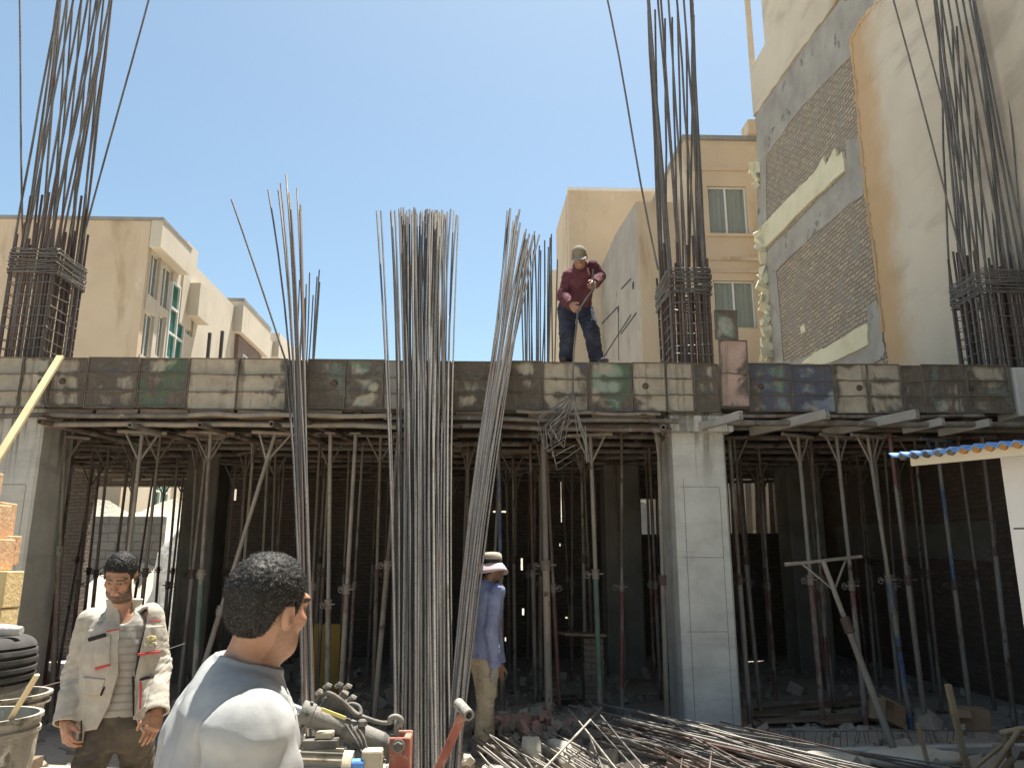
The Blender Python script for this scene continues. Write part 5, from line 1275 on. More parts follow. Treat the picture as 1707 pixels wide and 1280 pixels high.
# ------------------------------------------------------------------ man on the slab lifting the wire
def slab_man():
    Y = 8.73
    hc = A_(966, 429, Y - .3); hf = Vector((-.12, -1, -.8)); Mh = frame(hf, (-.06, 0, 1))
    nk = A_(967, 446, Y - .06); pel = A_(958, 513, Y + .12); nk2 = nk
    shR, shL = A_(949, 461, Y - .05), A_(988, 444, Y - .02)
    elR, wrR = A_(938, 493, Y - .1), A_(953, 509, Y - .34); elL, wrL = A_(1000, 461, Y + .02), A_(991, 473, Y - .26)
    fz = at(945, 605, Y).z
    fR, fL = A_(942, 601, Y), A_(1000, 602, Y + .02); fR.z = fL.z = ZT
    hipR, hipL = pel + Vector((-.1, 0, -.02)), pel + Vector((.11, 0, -.02)); knR, knL = A_(946, 556, Y - .02), A_(986, 553, Y - .02); anR, anL = fR + Vector((.02, .06, .1)), fL + Vector((-.03, .06, .1))
    root = thing('person', 'man in a burgundy jacket and beige cap bending forward on top of the slab', 'person', (pel.x, Y, ZT)); hd = V3(hc)
    up = (nk - pel).normalized(); bf = Vector((0.05, -1, -.2))
    tab = [(-.1, .16, .11), (0, .165, .112), (.35, .16, .11), (.7, .182, .125), (.84, .165, .105), (.93, .11, .08), (1.05, .05, .05)]
    haR, haL = A_(963, 519, Y - .46), A_(990, 480, Y - .4)
    def body(P):
        d = near(P, hc, .2, lambda Q: head_local((Q - hd) @ Mh)); d = smin(d, rc(P, nk, Vector(hd) + Vector((0, .04, -.05)), .06, .054), .03); d = smin(d, torso_sdf(P, pel, nk, bf, tab), .035)
        for s, e, w_ in ((shR, elR, wrR), (shL, elL, wrL)): d = smin(d, limb(P, (s, e, w_), (.05, .04, .03), .02), .03)
        for s, e, w_ in ((hipR, knR, anR), (hipL, knL, anL)): d = smin(d, limb(P, (s, e, w_), (.074, .048, .036), .03), .04)
        d = smin(d, hand_sdf(P, wrR, A_(965, 522, Y - .5) - wrR, (.9, .3, .2), (.1, -.4, .9), (.9, .95, 1.0, 1.05), 1.15), .012); return smin(d, hand_sdf(P, wrL, A_(986, 480, Y - .46) - wrL, (-.8, .2, -.3), (-.2, -.3, .9), (.9, .95, 1.0, 1.05), 1.1), .012)
    def paint(v):
        q = (v - hd) @ Mh; c = np.tile(SK * .8, (len(v), 1)); m = nrm(v - hd) < .16; c[m] = head_paint(q[m], .35, skin=SK * .85); return c
    sdf_mesh(body, *bounds([hc, wrR, wrL, anR, anL], .2), .006, 'body', m_skin, root, paint)
    m_cap = fabric('cap_beige', [(.17, .145, .11), (.24, .205, .155)])
    def cap(P):
        q = (P - hd) @ Mh; d = ell(q, (0, -.016, .045), (.085, .103, .089)); d = smax(d, .03 - q[:, 2] + .12 * (q[:, 1] * -1) * .4, .01); return np.maximum(d, -(d + .012))
    def visor(P):
        q = (P - hd) @ Mh; z = .036 - 1.6 * q[:, 0] ** 2 * 2 - .18 * (q[:, 1] - .08); return smax(smax(np.abs(q[:, 2] - z) - .004, nrm((q[:, :2] - np.array([0, .085], f32)) / np.array([1.0, 1.05], f32)) - .082, .003), .07 - q[:, 1], .003)
    lo, hi = np.array(hc) - .22, np.array(hc) + .22
    sdf_mesh(cap, lo, hi, .005, 'cap', m_cap, root); sdf_mesh(visor, lo, hi, .004, 'cap_visor', fabric('visor_grey', [(.2, .19, .17), (.26, .25, .225)]), root)
    m_bg = fabric('burgundy', [(.075, .026, .034), (.11, .04, .05), (.145, .056, .066)])
    def jkt(P):
        d = torso_sdf(P, pel, nk, bf, [(-.04, .19, .145)] + [(t, a + .022, b + .028) for t, a, b in tab[1:]])
        a = limb(P, (shR, elR, wrR + (wrR - elR) * .1), (.068, .062, .056), .03); b = limb(P, (shL, elL, wrL), (.068, .06, .054), .03)
        d = smin(d, np.minimum(a, b) + wob(P, 46, 35, True, (1, 1, 1.2)) * .007, .025) + wob(P, 20, 73, True, (1, 1, .6)) * .009
        d = smin(d, np.maximum(nrm(P - V3(nk + Vector((0, -.03, .02)))) - .085, P[:, 2] - nk.z - .06), .02)
        d = np.maximum(d, -cutcyl(P, wrR, wrR - elR, .1, .3)); return np.maximum(d, -cutcyl(P, wrL, wrL - elL, .1, .3))
    sdf_mesh(jkt, *bounds([shR, shL, wrR, wrL, elL, elR, pel, nk], .16), .0065, 'jacket', m_bg, root)
    m_nv = fabric('navy', [(.022, .025, .04), (.036, .04, .06), (.055, .06, .085)], stains=[((.25, .25, .26), 9, .68, .74)])
    def trou(P):
        d = torso_sdf(P, pel + Vector((0, 0, -.12)), pel + Vector((0, 0, .08)), (0, -1, 0), [(0, .17, .12), (1, .168, .12)])
        for s, e, w_ in ((hipR, knR, anR), (hipL, knL, anL)): d = smin(d, limb(P, (s, e, w_ + Vector((0, 0, -.02))), (.105, .09, .082), .03) + wob(P, 32, 65, True, (.6, .6, 1.5)) * .008, .03)
        return smax(d, ZT + .05 - P[:, 2], .01)
    sdf_mesh(trou, *bounds([hipR, hipL, anR, anL, pel], .18), .0065, 'trousers', m_nv, root)
    m_ds = fabric('dark_shoes', [(.05, .045, .045), (.09, .085, .08)], stains=[((.4, .39, .37), 12, .58, .66)])
    for a_, d_ in ((fR + Vector((0, .06, 0)), (-.2, -1, 0)), (fL + Vector((-.02, .06, 0)), (.45, -1, 0))): sdf_mesh(lambda P: boot(P, a_, d_), *bounds([a_], .34), .008, 'shoe', m_ds, root)
    # the wire rope he holds
    rp = [A_(988, 449, Y - .34), haL, haR, A_(961, 543, Y - .52), A_(957, 580, YF - .12), A_(955, 620, YF - .1), A_(955, 657, YF - .13)]
    o = MB().tube(rp, .011, 7).build('lifting_rod', m_tie, smooth=50); tag(o, 'thin grey rod held by the man on the slab, reaching to the hanging wires', 'rod')
slab_man()
# ================================================================== FOREGROUND AND LITTER
# ---- hollow clay blocks stacked at far left
m_clay = mat('clay_block', [(.42, .24, .135), (.54, .34, .20), (.62, .42, .26)], 3, .9, .7, 45, .006, stains=[((.64, .48, .30), 4, .54, .64, (7, 7, .6)), ((.28, .15, .09), 9, .62, .68)])
m_clay_y = mat('yellow_clay_block', [(.48, .35, .16), (.60, .46, .235), (.66, .53, .30)], 3, .9, .7, 45, .006, stains=[((.54, .37, .2), 4, .54, .64, (7, 7, .6)), ((.62, .52, .33), 9, .62, .68)])
def clay_block(x1, y0, z0, wd, ht, dp, m, label, rz=0):
    root = Vector((x1 - wd / 2, y0 + dp / 2, z0)); b = MB(); n = 5; t = .012
    us = [0, wd]; hol = []
    for i in range(3):
        for j in range(2): hol.append((.015 + i * (wd - .015) / 3, (i + 1) * (wd - .015) / 3, .015 + j * (ht - .015) / 2, (j + 1) * (ht - .015) / 2))
    # flutes on the long faces run vertically
    k = 14; pts = []
    for i in range(k + 1): pts.append((x1 - wd + wd * i / k, y0 + (.009 if i % 4 == 3 else 0)))
    prof = pts + [(x1, y0 + dp), (x1 - wd, y0 + dp)]
    b.prism([(x, y, z0) for x, y in prof], (0, 0, ht - .003))
    o = b.build('clay_block', m, loc=root, bevel=.004); o.rotation_euler.z = rz
    return tag(o, label, 'clay block', 'hollow clay blocks stacked at the left')
YB = 3.25
rows = [(1015, 1085, 28, m_clay_y, 'lowest visible yellow clay block at the left, right above the tyre'), (952, 1013, 38, m_clay_y, 'yellow clay block sticking out farthest in the stack at left'),
        (898, 950, 26, m_clay, 'orange clay block resting on the yellow block that sticks out'), (840, 896, 19, m_clay, 'second clay block from the top of the stack at left'), (785, 838, 6, m_clay, 'topmost clay block at the left picture edge')]
zb_ = at(10, 1088, YB).z; nrow = 6
for i in range(nrow):
    z = -.1 + (zb_ + .1) * i / nrow
    clay_block(at(20 + random.uniform(-6, 6), 1000, YB + .3).x, YB, z, .3, (zb_ + .1) / nrow, .3, m_clay, 'clay block low in the stack, hidden behind the tyre')
for i, (t_, b_, x_, m, lab) in enumerate(rows):
    z0, z1 = at(10, b_ + 1, YB).z, at(10, t_ - 1, YB).z
    clay_block(at(x_, (t_ + b_) / 2, YB + .12).x, YB - random.uniform(0, .01), z0 + .001, .3, z1 - z0, .12, m, lab, random.uniform(-.03, .03))
    if i in (2, 3):
        clay_block(at(x_ + 7, (t_ + b_) / 2, YB + .26).x, YB + .14, z0 + .02, .3, z1 - z0, .12, m_clay, 'clay block in the rear rank, peeking out behind the %s' % ('orange block on the yellow one' if i == 2 else 'second block from the top'), .02)
# ---- rough work table with buckets and the tyre
m_bkt = mat('cement_bucket', [(.20, .18, .145), (.33, .30, .245), (.46, .43, .36)], 6, .9, .9, 25, .014, stains=[((.13, .115, .095), 9, .54, .64), ((.5, .47, .4), 14, .62, .68)])
ZTB = .92
XT = at(55, 1278, 3.3).x
tb = thing('work_table', 'rough plank table under the buckets and tyre at bottom left', 'table', (-1.75, 2.6, -.1))
for i in range(6): MB().box((-2.6, 2.0 + i * .23, ZTB - .04), (min(XT, at(60, 1278, 2.1 + i * .23).x), 2.22 + i * .23, ZTB)).build('plank', m_timber, tb)
for x in (-2.5, XT - .06):
    for y in (2.06, 3.3): MB().box((x - .04, y - .04, -.1), (x + .04, y + .04, ZTB - .042)).build('leg', m_timber, tb)
def bucket(c, r, h, label, ribs=True):
    pr = [(r * .0, .0), (r * .78, .0), (r * .8, .01)]
    for i in range(1, 8): pr.append((r * (.8 + .17 * i / 8), h * i / 8))
    pr += [(r * .97, h * .86), (r * 1.04, h * .87), (r * 1.04, h * .9), (r * .98, h * .91), (r, h - .012), (r * 1.05, h - .01), (r * 1.05, h), (r * .97, h), (r * .95, h * .8), (r * .8, .03), (0, .03)]
    o = MB().lathe(pr, c, 36).build('bucket', m_bkt, smooth=45, loc=c)
    for v in o.data.vertices: v.co.x += .006 * math.sin(v.co.z * 20 + v.co.y * 12)
    return tag(o, label, 'bucket', 'cement crusted buckets')
p = at(-35, 1192, 2.2); bucket(Vector((p.x, 2.2, ZTB)), .135, p.z - ZTB, 'cement crusted bucket at bottom left with a pale stick in it')
p = at(-12, 1156, 3.05)
bucket(Vector((p.x, 3.05, ZTB)), .18, p.z - ZTB, 'crumpled grimy bucket right of the tyre, behind the front bucket')
zt = at(0, 1176, 2.5).z; p = at(-110, 1176, 2.68)
bucket(Vector((p.x, 2.68, ZTB)), .17, zt - ZTB, 'grimy bucket under the tyre')
m_rub = mat('tyre_rubber', [(.022, .022, .022), (.05, .048, .046), (.10, .094, .086)], 6, .85, .4, 60, .004, spec=.2, stains=[((.2, .185, .16), 5, .58, .7)])
tc = at(-86, 1130, 2.68); ty = MB(); ro, rw_ = .24, .17; prof = []
for k in range(301):
    a = math.pi * 2 * k / 300; rr = .065; x = math.copysign(abs(math.cos(a)) ** .8, math.cos(a)) * rr; z = math.copysign(abs(math.sin(a)) ** .6, math.sin(a)) * rw_ / 2
    if x > .035 and min(abs(z - g_) for g_ in (-.05, -.025, 0, .025, .05)) < .0045: x -= .009
    prof.append((ro - rr + x, z + rw_ / 2))
tag(ty.lathe(prof, (tc.x, 2.68, zt + .008), 56).build('tyre', m_rub, smooth=35, loc=(tc.x, 2.68, zt + .008)), 'black car tyre lying flat beside the clay blocks', 'tyre')
a, b_ = at(62, 1124, 2.12), at(18, 1196, 2.15)
tag(MB().bar(a, b_ + (b_ - a) * .6, .012, .007).build('stick', m_newwood, loc=b_), 'pale thin stick standing in the front bucket', 'stick')
p = at(12, 1093, 2.66); tag(MB().tube([(p.x - .12, 2.62, zt + rw_ + .028), (p.x - .02, 2.66, zt + rw_ + .03), (p.x + .035, 2.66, zt + rw_ + .028)], [.02, .02, .014], 10).build('rag_roll', mat('dusty_rag', [(.4, .38, .35), (.55, .53, .5)], 6), smooth=60), 'dusty grey rag rolled up on top of the tyre', 'rag')
a, b_ = at(40, 1152, 5.1), at(308, 1072, 6.2)
tag(MB().tube([a, a.lerp(b_, .5) + Vector((0, 0, -.02)), b_], .0022, 5).build('line_wire', m_tie), 'thin taut wire running behind the man in the beige jacket', 'wire')
# ---- leaning yellow plank
t_, b_ = at(101, 594, 8.48), at(0, 758, 7.75)
tag(MB().bar(t_, b_ + (b_ - t_) * 1.9, .075, .03, (0, 1, 0)).build('plank', m_newwood, loc=b_), 'long pale yellow plank leaning up to the slab edge at left', 'plank')
# ---- hydraulic bar bender
YM = 3.35
mc = at(590, 1270, YM)
mr = thing('bar_bender', 'hydraulic rebar bending machine with grey cylinder, hoses and red brackets', 'machine', (mc.x, YM, -.1))
m_cyl = mat('dusty_grey_paint', [(.11, .105, .092), (.18, .17, .15), (.26, .245, .21)], 7, .7, .7, 60, .006, stains=[((.36, .32, .245), 9, .55, .66), ((.09, .083, .07), 11, .6, .68)])
m_redp = mat('faded_red_paint', [(.22, .065, .045), (.31, .105, .07), (.38, .16, .115)], 6, .75, .6, 60, .005, stains=[((.38, .27, .2), 12, .54, .64), ((.09, .045, .035), 15, .6, .68)])
m_hose = mat('hose_rubber', [(.06, .056, .05), (.13, .12, .105), (.24, .225, .19)], 14, .8, .4)
m_chrome = mat('chrome_rod', [(.5, .5, .5), (.65, .65, .65)], 3, .2, .05, 60, .001, .9); m_mot = mat('motor_cream', [(.26, .23, .155), (.36, .32, .23), (.43, .385, .29)], 7, .8, .6, 60, .005, stains=[((.15, .125, .095), 10, .53, .65), ((.5, .46, .38), 13, .63, .7)])
m_yl = mat('yellow_label', [(.58, .48, .14), (.66, .56, .2)], 4, .6); m_bl = mat('blue_plastic', [(.08, .2, .5), (.1, .26, .6)], 4, .5); m_black = mat('black_iron', [(.05, .047, .042), (.10, .093, .082), (.2, .185, .16)], 6, .75)
c0, c1 = at(500, 1186, YM - .05), at(668, 1250, YM); cdv = (c1 - c0).normalized()
MB().tube([c0, c0 + cdv * .004, c0 + cdv * .05, c0 + cdv * .054, c1], [.042, .048, .048, .043, .043], 20).build('cylinder', m_cyl, mr, smooth=40)
MB().tube([c0 - cdv * .16, c0], .022, 14).build('piston_rod', m_chrome, mr, smooth=50)
MB().tube([c0 - cdv * .22, c0 - cdv * .14], .045, 12).build('rod_eye', m_black, mr, smooth=40)
MB().bar(c0 - cdv * .14 + Vector((0, -.02, -.03)), c0 + Vector((0, -.02, -.03)), .012, .02).build('yellow_strip', m_yl, mr)
p = at(556, 1189, YM - .1); MB().bar(p - cdv * .05, p + cdv * .05, .008, .012).build('yellow_label', m_yl, mr)
# valve block with fittings
vb = at(552, 1160, YM + .02)
b = MB()
for dx_, dz_, s in ((-.02, -.03, .022), (.03, -.035, .026), (.0, .0, .016), (.05, .005, .015), (-.04, -.005, .017)): b.box(vb + Vector((dx_ - s, -s, dz_ - s)), vb + Vector((dx_ + s, s, dz_ + s)), Euler((.3 * dx_ * 20, .5, .2)).to_matrix(), .004)
b.build('valve_block', m_black, mr, bevel=.004)
for dx_, dz_ in ((-.055, .012), (-.025, .035), (.02, .038), (.055, .032), (.075, -.01)):
    q = vb + Vector((dx_, -.02, dz_)); MB().tube([q, q + Vector((.015, -.01, .012)), q + Vector((.03, -.01, .006))], [.009, .011, .008], 6).build('fitting', m_cyl, mr)
def spl(pts, n=6):
    P_ = [Vector(p) for p in pts]; out = []
    for i in range(len(P_) - 1):
        p0, p1, p2, p3 = P_[max(i - 1, 0)], P_[i], P_[i + 1], P_[min(i + 2, len(P_) - 1)]
        for k in range(n):
            t = k / n; out.append(.5 * ((2 * p1) + (-p0 + p2) * t + (2 * p0 - 5 * p1 + 4 * p2 - p3) * t * t + (-p0 + 3 * p1 - 3 * p2 + p3) * t ** 3))
    return out + [P_[-1]]
MB().tube(spl([at(527, 1172, YM), at(535, 1155, YM), at(552, 1156, YM - .03), at(575, 1172, YM - .04), at(592, 1190, YM - .04), at(601, 1189, YM - .02), at(599, 1178, YM), at(588, 1173, YM + .01), at(578, 1175, YM + .01)]), .0085, 8).build('hose', m_hose, mr, smooth=60)
MB().tube(spl([at(578, 1174, YM + .02), at(593, 1188, YM + .02), at(612, 1197, YM), at(635, 1204, YM), at(652, 1204, YM)]), .0085, 8).build('hose', m_hose, mr, smooth=60)
MB().tube(spl([at(652, 1206, YM), at(651, 1197, YM), at(660, 1194, YM), at(668, 1198, YM), at(668, 1206, YM), at(662, 1210, YM), at(660, 1226, YM)]), .011, 8).build('pipe_fitting', m_cyl, mr, smooth=60)
p = at(604, 1204, YM - .05); MB().lathe([(0, .0), (.018, .0), (.018, .018), (.012, .024), (0, .024)], p - Vector((0, 0, .012)), 6).build('port', m_cyl, mr)
for k in range(6):
    a_ = k * math.pi / 3 + .3; u_ = cdv.cross(Vector((0, 1, 0))).normalized(); q = c0 + cdv * .03 + (u_ * math.cos(a_) + cdv.cross(u_) * math.sin(a_)) * .048
    MB().tube([q, q + (q - c0 - cdv * .03).normalized() * .008], .007, 6).build('bolt', m_black, mr)
for k_ in (.42, .8): MB().tube([c0.lerp(c1, k_), c0.lerp(c1, k_) + cdv * .018], .0455, 20).build('band', m_black, mr, smooth=40)
for k in range(3):
    q = [at(575 + 10 * k, 1205 + 3 * k, YM - .06), at(590 + 8 * k, 1228, YM - .09), at(604 + 6 * k, 1246 + 4 * k, YM - .1), at(640 + 3 * k, 1262 + 5 * k, YM - .09)]
    MB().tube(spl(q), .0042, 6).build('cable', m_hose, mr, smooth=60)
# red clevis
q0, q1 = at(650, 1228, YM - .06), at(682, 1290, YM - .06)
cl = MB()
for yy in (-.075, .06): cl.box((q0.x, YM + yy, q1.z - .5), (q1.x, YM + yy + .018, q0.z))
cl.box((q0.x + .05, YM - .057, q1.z - .5), (q1.x, YM + .06, q0.z - .006)); cl.build('clevis', m_redp, mr, bevel=.006)
bp = at(664, 1243, YM - .09); MB().lathe([(0, .018), (.016, .018), (.02, .012), (.02, 0)], bp, 6, (0, -1, 0)).build('bolt', m_black, mr); MB().lathe([(.026, .004), (.026, 0)], bp, 16, (0, -1, 0)).lathe([(.018, .004), (.026, .004)], bp, 16, (0, -1, 0)).build('washer', m_cyl, mr)
# motor with fins, terminal box, blue cap, yellow block
m0, m1 = at(484, 1278, YM - .12), at(588, 1282, YM - .12)
MB().tube([m0 + (m0 - m1) * .12, m0, m1], [.062, .066, .066], 20).build('motor', m_mot, mr, smooth=40)
for k in range(7):
    f_ = m0.lerp(m1, .14 + .1 * k)
    a_ = (k - 3) * .2
for k in range(6):
    a_ = -.9 + k * .36; o_ = Vector((0, -math.sin(a_ + .4) * .07, math.cos(a_ + .4) * .07)); MB().bar(m0.lerp(m1, .18) + o_, m0.lerp(m1, .86) + o_, .006, .016, o_).build('fin', m_black if k % 2 else m_mot, mr)
t0 = at(540, 1240, YM - .1); MB().box(t0 - Vector((.075, .04, .012)), t0 + Vector((.055, .04, .022))).build('terminal_box', m_black, mr, bevel=.004); MB().box(t0 + Vector((-.03, -.03, .023)), t0 + Vector((.035, .03, .048))).build('terminal_lid', m_mot, mr, bevel=.006)
MB().tube([t0 + Vector((-.1, 0, .02)), t0 + Vector((-.07, 0, .02))], .022, 8).build('gland', m_cyl, mr)
p = at(596, 1274, YM - .15); MB().tube([p + Vector((-.02, 0, 0)), p + Vector((.025, 0, 0))], .022, 14).build('blue_cap', m_bl, mr, smooth=40)
p = at(622, 1262, YM - .12); MB().box(p - Vector((.04, .04, .08)), p + Vector((.035, .04, .03))).build('cream_block', m_mot, mr, bevel=.008)
MB().tube(spl([at(575, 1225, YM), at(590, 1240, YM - .05), at(612, 1262, YM - .1), at(622, 1280, YM - .14)]), .006, 6).build('cable', m_hose, mr, smooth=60)
MB().tube(spl([at(590, 1232, YM), at(602, 1242, YM), at(590, 1252, YM - .02), at(592, 1270, YM - .06)]), .005, 6).build('cable', m_black, mr, smooth=60)
bs = m1.z - .09
MB().box((m0.x - .1, YM - .22, bs - .03), (q1.x + .28, YM + .25, bs)).build('bed_plate', m_cyl, mr, bevel=.004)
for x in (m0.x - .05, q1.x + .2):
    for y in (YM - .18, YM + .2): MB().box((x - .025, y - .025, -.1), (x + .025, y + .025, bs - .032)).build('leg', m_cyl, mr)
h0, h1 = at(722, 1300, YM - .02), at(775, 1184, YM - .02); 
MB().bar(h0 + (h0 - h1) * .25, h1, .034, .024, (0, -1, 0)).build('handle', m_redp, mr, bevel=.003)
MB().pipe(at(764, 1172, YM + .04), at(782, 1192, YM - .06), .0225, .014, 14).build('handle_grip', m_cyl, mr, smooth=40)
# ---- wire bundle hanging from the rod
ap = at(955, 657, YF - .13); wb = thing('wire_bundle', 'tangled bundle of bent grey wires hanging below the slab edge', 'wire bundle', ap)
for i in range(19):
    f_ = random.uniform(0, 1); z_ = random.uniform
    if i < 7:      # long straight legs running down to the left, then folding back under
        k1 = (893 + 26 * f_, 690 + 44 * f_ + z_(-8, 8)); k2 = (k1[0] + z_(-4, 12), k1[1] + z_(35, 50)); k3 = (k2[0] + z_(30, 45), k2[1] - z_(18, 34))
        px_ = [(955, 657), k1, k2, k3]
    elif i < 13:   # shorter bent stirrups in the middle
        k1 = (918 + 26 * f_, 735 + z_(-12, 18)); k2 = (k1[0] - z_(8, 22), k1[1] - z_(12, 26)); k3 = (k2[0] + z_(24, 44), k2[1] - z_(24, 42))
        px_ = [(953 + z_(-3, 3), 662), k1, k2, k3]
    else:          # legs hanging to the right with a hooked end
        k1 = (957 + 14 * f_, 712 + z_(-8, 12)); k2 = (964 + 18 * f_, 745 + z_(-8, 10)); k3 = (981 + z_(-6, 4), 771 + z_(-6, 2)); k4 = (976 + z_(-3, 4), 716 + z_(-8, 8))
        px_ = [(956, 658), k1, k2, k3, k4]
    Pq = [at(a_, b_, YF - .13 - z_(0, .09)) for a_, b_ in px_]; Pq[0] = ap
    out = []
    for a_, b_ in zip(Pq[:-1], Pq[1:]): out += [a_.lerp(b_, .02), a_.lerp(b_, .5) + Vector((z_(-.008, .008), 0, z_(-.008, .008))), a_.lerp(b_, .98)]
    MB().tube(out, .0052, 6).build('wire', m_rebar_l if i % 3 else m_tie, wb, smooth=60)
for k in range(3): MB().tube(spl([ap + Vector((.03 * math.cos(t), .02 * math.sin(t), .02 * math.sin(2 * t) - .03 * k)) for t in np.linspace(0, 6.2, 8)], 3), .005, 5).build('tie', m_tie, wb, smooth=60)
# ---- loose bars lying on the ground
GP = 'loose bars lying in the pile on the ground'
def lying(a, b, r, m, label, group=GP): return tag(MB().tube(bend(a, b, 7, .05), r, 6).build('rebar', m, smooth=60, loc=a), label, 'rebar', group)
for i in range(105):
    t = random.random(); s = random.random()
    a = Vector((.95 + 1.15 * t + random.uniform(-.15, .15), 8.3 - .75 * t - .8 * s * random.random(), random.uniform(0, .36) * (1 - .3 * t)))
    ang = R(random.gauss(-40 - 26 * t, 5) if random.random() < .8 else random.gauss(-72, 14)); L = random.uniform(3.2, 5.2)
    b_ = a + Vector((math.cos(ang) * L, math.sin(ang) * L, 0)); b_.z = random.uniform(-.03, .16)
    lying(a, b_, random.choice((.007, .008, .0095)), random.choice((m_rebar, m_rebar, m_rebar_l, m_rust)), 'steel bar lying slantwise in the big fanned pile before the front column')
for i in range(26):
    t = i / 25; a = Vector((-.17 + .85 * t + random.uniform(-.05, .05), 7.75 + random.uniform(-.12, .12), random.uniform(.05, .16))); ang = R(random.gauss(-72, 4)); L = random.uniform(2.2, 3.2)
    if .62 < t < .72: continue
    b_ = a + Vector((math.cos(ang) * L, math.sin(ang) * L, 0)); b_.z = random.uniform(-.04, .05)
    lying(a, b_, random.choice((.007, .008)), random.choice((m_rebar, m_rebar_l, m_rebar_l)), 'short sunlit bar on the ground just right of the red lever handle', 'sunlit bars lying near the lever handle')
for i in range(9):
    a = Vector((.75 + random.uniform(-.1, .4), 7.9 + random.uniform(-.3, .3), random.uniform(.1, .3))); ang = R(random.gauss(-50, 10)); L = random.uniform(2, 3)
    b_ = a + Vector((math.cos(ang) * L, math.sin(ang) * L, 0)); b_.z = .02
    lying(a, b_, .0075, m_rebar, 'steel bar lying slantwise in the big fanned pile before the front column')
for (a, b_), lab in ((((1095, 1262), (1192, 1218)), 'short bent bar poking up behind the pile at the column foot'), (((1262, 1268), (1222, 1246)), 'stub of bar at the right end of the pile')):
    p, q = at(a[0], a[1], 7.9), at(b_[0], b_[1], 8.2) if b_[0] > 1200 else at(1206, 1208, 8.3)
    p = at(1185, 1230, 8.25) if b_[0] < 1200 else p; lying(p, q, .009, m_rebar, lab)
# ---- rubble, lumps and boards
def chunk(b, c, s):
    rot = Euler((random.uniform(0, 3), random.uniform(0, 3), random.uniform(0, 3))).to_matrix(); c = Vector(c); s3 = Vector((s * random.uniform(.5, 1.3), s * random.uniform(.5, 1.2), s * random.uniform(.35, .8))); b.box(c - s3, c + s3, rot, s * .25)
m_rubble = mat('rubble', [(.19, .155, .125), (.30, .255, .21), (.42, .375, .32)], 2.5, .95, .6, 30, .01)
b = MB()
for i in range(1300):
    x = random.uniform(-7, 6.6); y = random.uniform(7.0, 14) if random.random() < .75 else random.uniform(6.3, 9.2); s = random.choice((.02, .03, .03, .045, .06, .09)) * random.uniform(.6, 1.2); chunk(b, (x, y, -.09 + s * .3), s)
for i in range(90):
    chunk(b, (random.gauss(.45, .33), random.gauss(8.7, .22), random.uniform(-.08, .1)), random.uniform(.03, .08))
for i in range(110): chunk(b, (random.gauss(-2.6, 1.5), random.gauss(9.6, .6), random.uniform(-.1, .0)), random.uniform(.03, .1))
tag(b.build('rubble', m_rubble), 'broken brick and concrete rubble strewn over the dirt floor', 'rubble', kind='stuff')
b = MB()
for i in range(60): chunk(b, (random.gauss(.35, .25), random.gauss(8.6, .14), random.uniform(-.05, .09)), random.uniform(.03, .07))
tag(b.build('brick_rubble', mat('pinkish_rubble', [(.24, .13, .10), (.33, .2, .16), (.4, .27, .22)], 4, .95, .5)), 'low heap of pinkish broken brick behind the man in the bucket hat', 'rubble', kind='stuff')
for (px, py), s, lab in (((948, 1272), .16, 'pale boulder sized concrete lump beside the sunlit bars'), ((780, 1268), .07, 'small white stone beside the red lever handle'), ((885, 1250), .11, 'flat pale stone behind the sunlit bars')):
    c = at(px, py, 7.35 if py > 1200 else 10.5); c.z = max(c.z, -.05); pn = [Vector((random.gauss(0, 1), random.gauss(0, 1), random.gauss(0, .8))).normalized() for _ in range(16)]; pd = [s * random.uniform(.5, .95) for _ in pn]; o_ = sdf_mesh(lambda P: np.max(np.stack([(P - V3(c)) @ V3(n_) - d_ for n_, d_ in zip(pn, pd)]), 0) + wob(P, 5 / s, 3) * s * .05, np.array(c) - s * 1.8, np.array(c) + s * 1.8, s / 12, 'concrete_lump', mat('pale_concrete', [(.36, .33, .27), (.48, .45, .38)], 6, .95, .6, 30, .02), None); tag(o_, lab, 'lump')
for i, (x0, x1, y, z, m, lab) in enumerate(((1262, 1420, 1160, 9.9, 0, 'long grey board lying rearmost in the right bay'), (1255, 1330, 1180, 9.5, 1, 'brown board lying against the front column'), (1280, 1470, 1192, 9.2, 0, 'long brown board lying in the middle of the right bay floor'), (1265, 1380, 1202, 9.05, 1, 'dark board lying nearest in the right bay'),
                                            (1380, 1440, 1150, 10.1, 0, 'short pale board lying slanted in the right bay'), (1370, 1520, 1212, 8.9, 1, 'brown board lying under the tilted carton'), (905, 960, 1112, 10.6, 1, 'short board lying in the dark behind the stout pale prop'), (500, 640, 1130, 10.4, 1, 'long board lying in the dark behind the bar bender'))):
    p, q = at(x0, y, z), at(x1, y - random.uniform(-8, 8), z + random.uniform(-.3, .4)); p.z = -.06 + .03 * i % .05; q.z = p.z + random.uniform(0, .06)
    tag(MB().bar(p, q, .17, .03).build('board', m_timber, loc=p), lab, 'board', 'boards lying on the site floor')
m_card = mat('cardboard', [(.24, .155, .095), (.32, .215, .135), (.36, .25, .165)], 5, .9, .2)
def carton(px, py, Y, s, rot, lab):
    c = at(px, py, Y); b = MB().box((-s[0] / 2, -s[1] / 2, 0), (s[0] / 2, s[1] / 2, s[2])); 
    b.bar((-s[0] / 2, -s[1] / 2 - .001, s[2]), (-s[0] / 2 - .02, -s[1] / 2 - .12, s[2] - .06), s[0] * .01 + .2, .006); b.box((-.02, -s[1] / 2 - .003, .0), (.02, -s[1] / 2 - .001, s[2]))
    o = b.build('carton', m_card); o.location = (c.x, c.y, max(c.z, -.1)); o.rotation_euler = rot; tag(o, lab, 'carton', 'cartons in the right bay'); return o
carton(1476, 1205, 8.9, (.3, .24, .22), (R(-8), R(24), R(20)), 'tilted brown carton lying on its edge in the right bay')
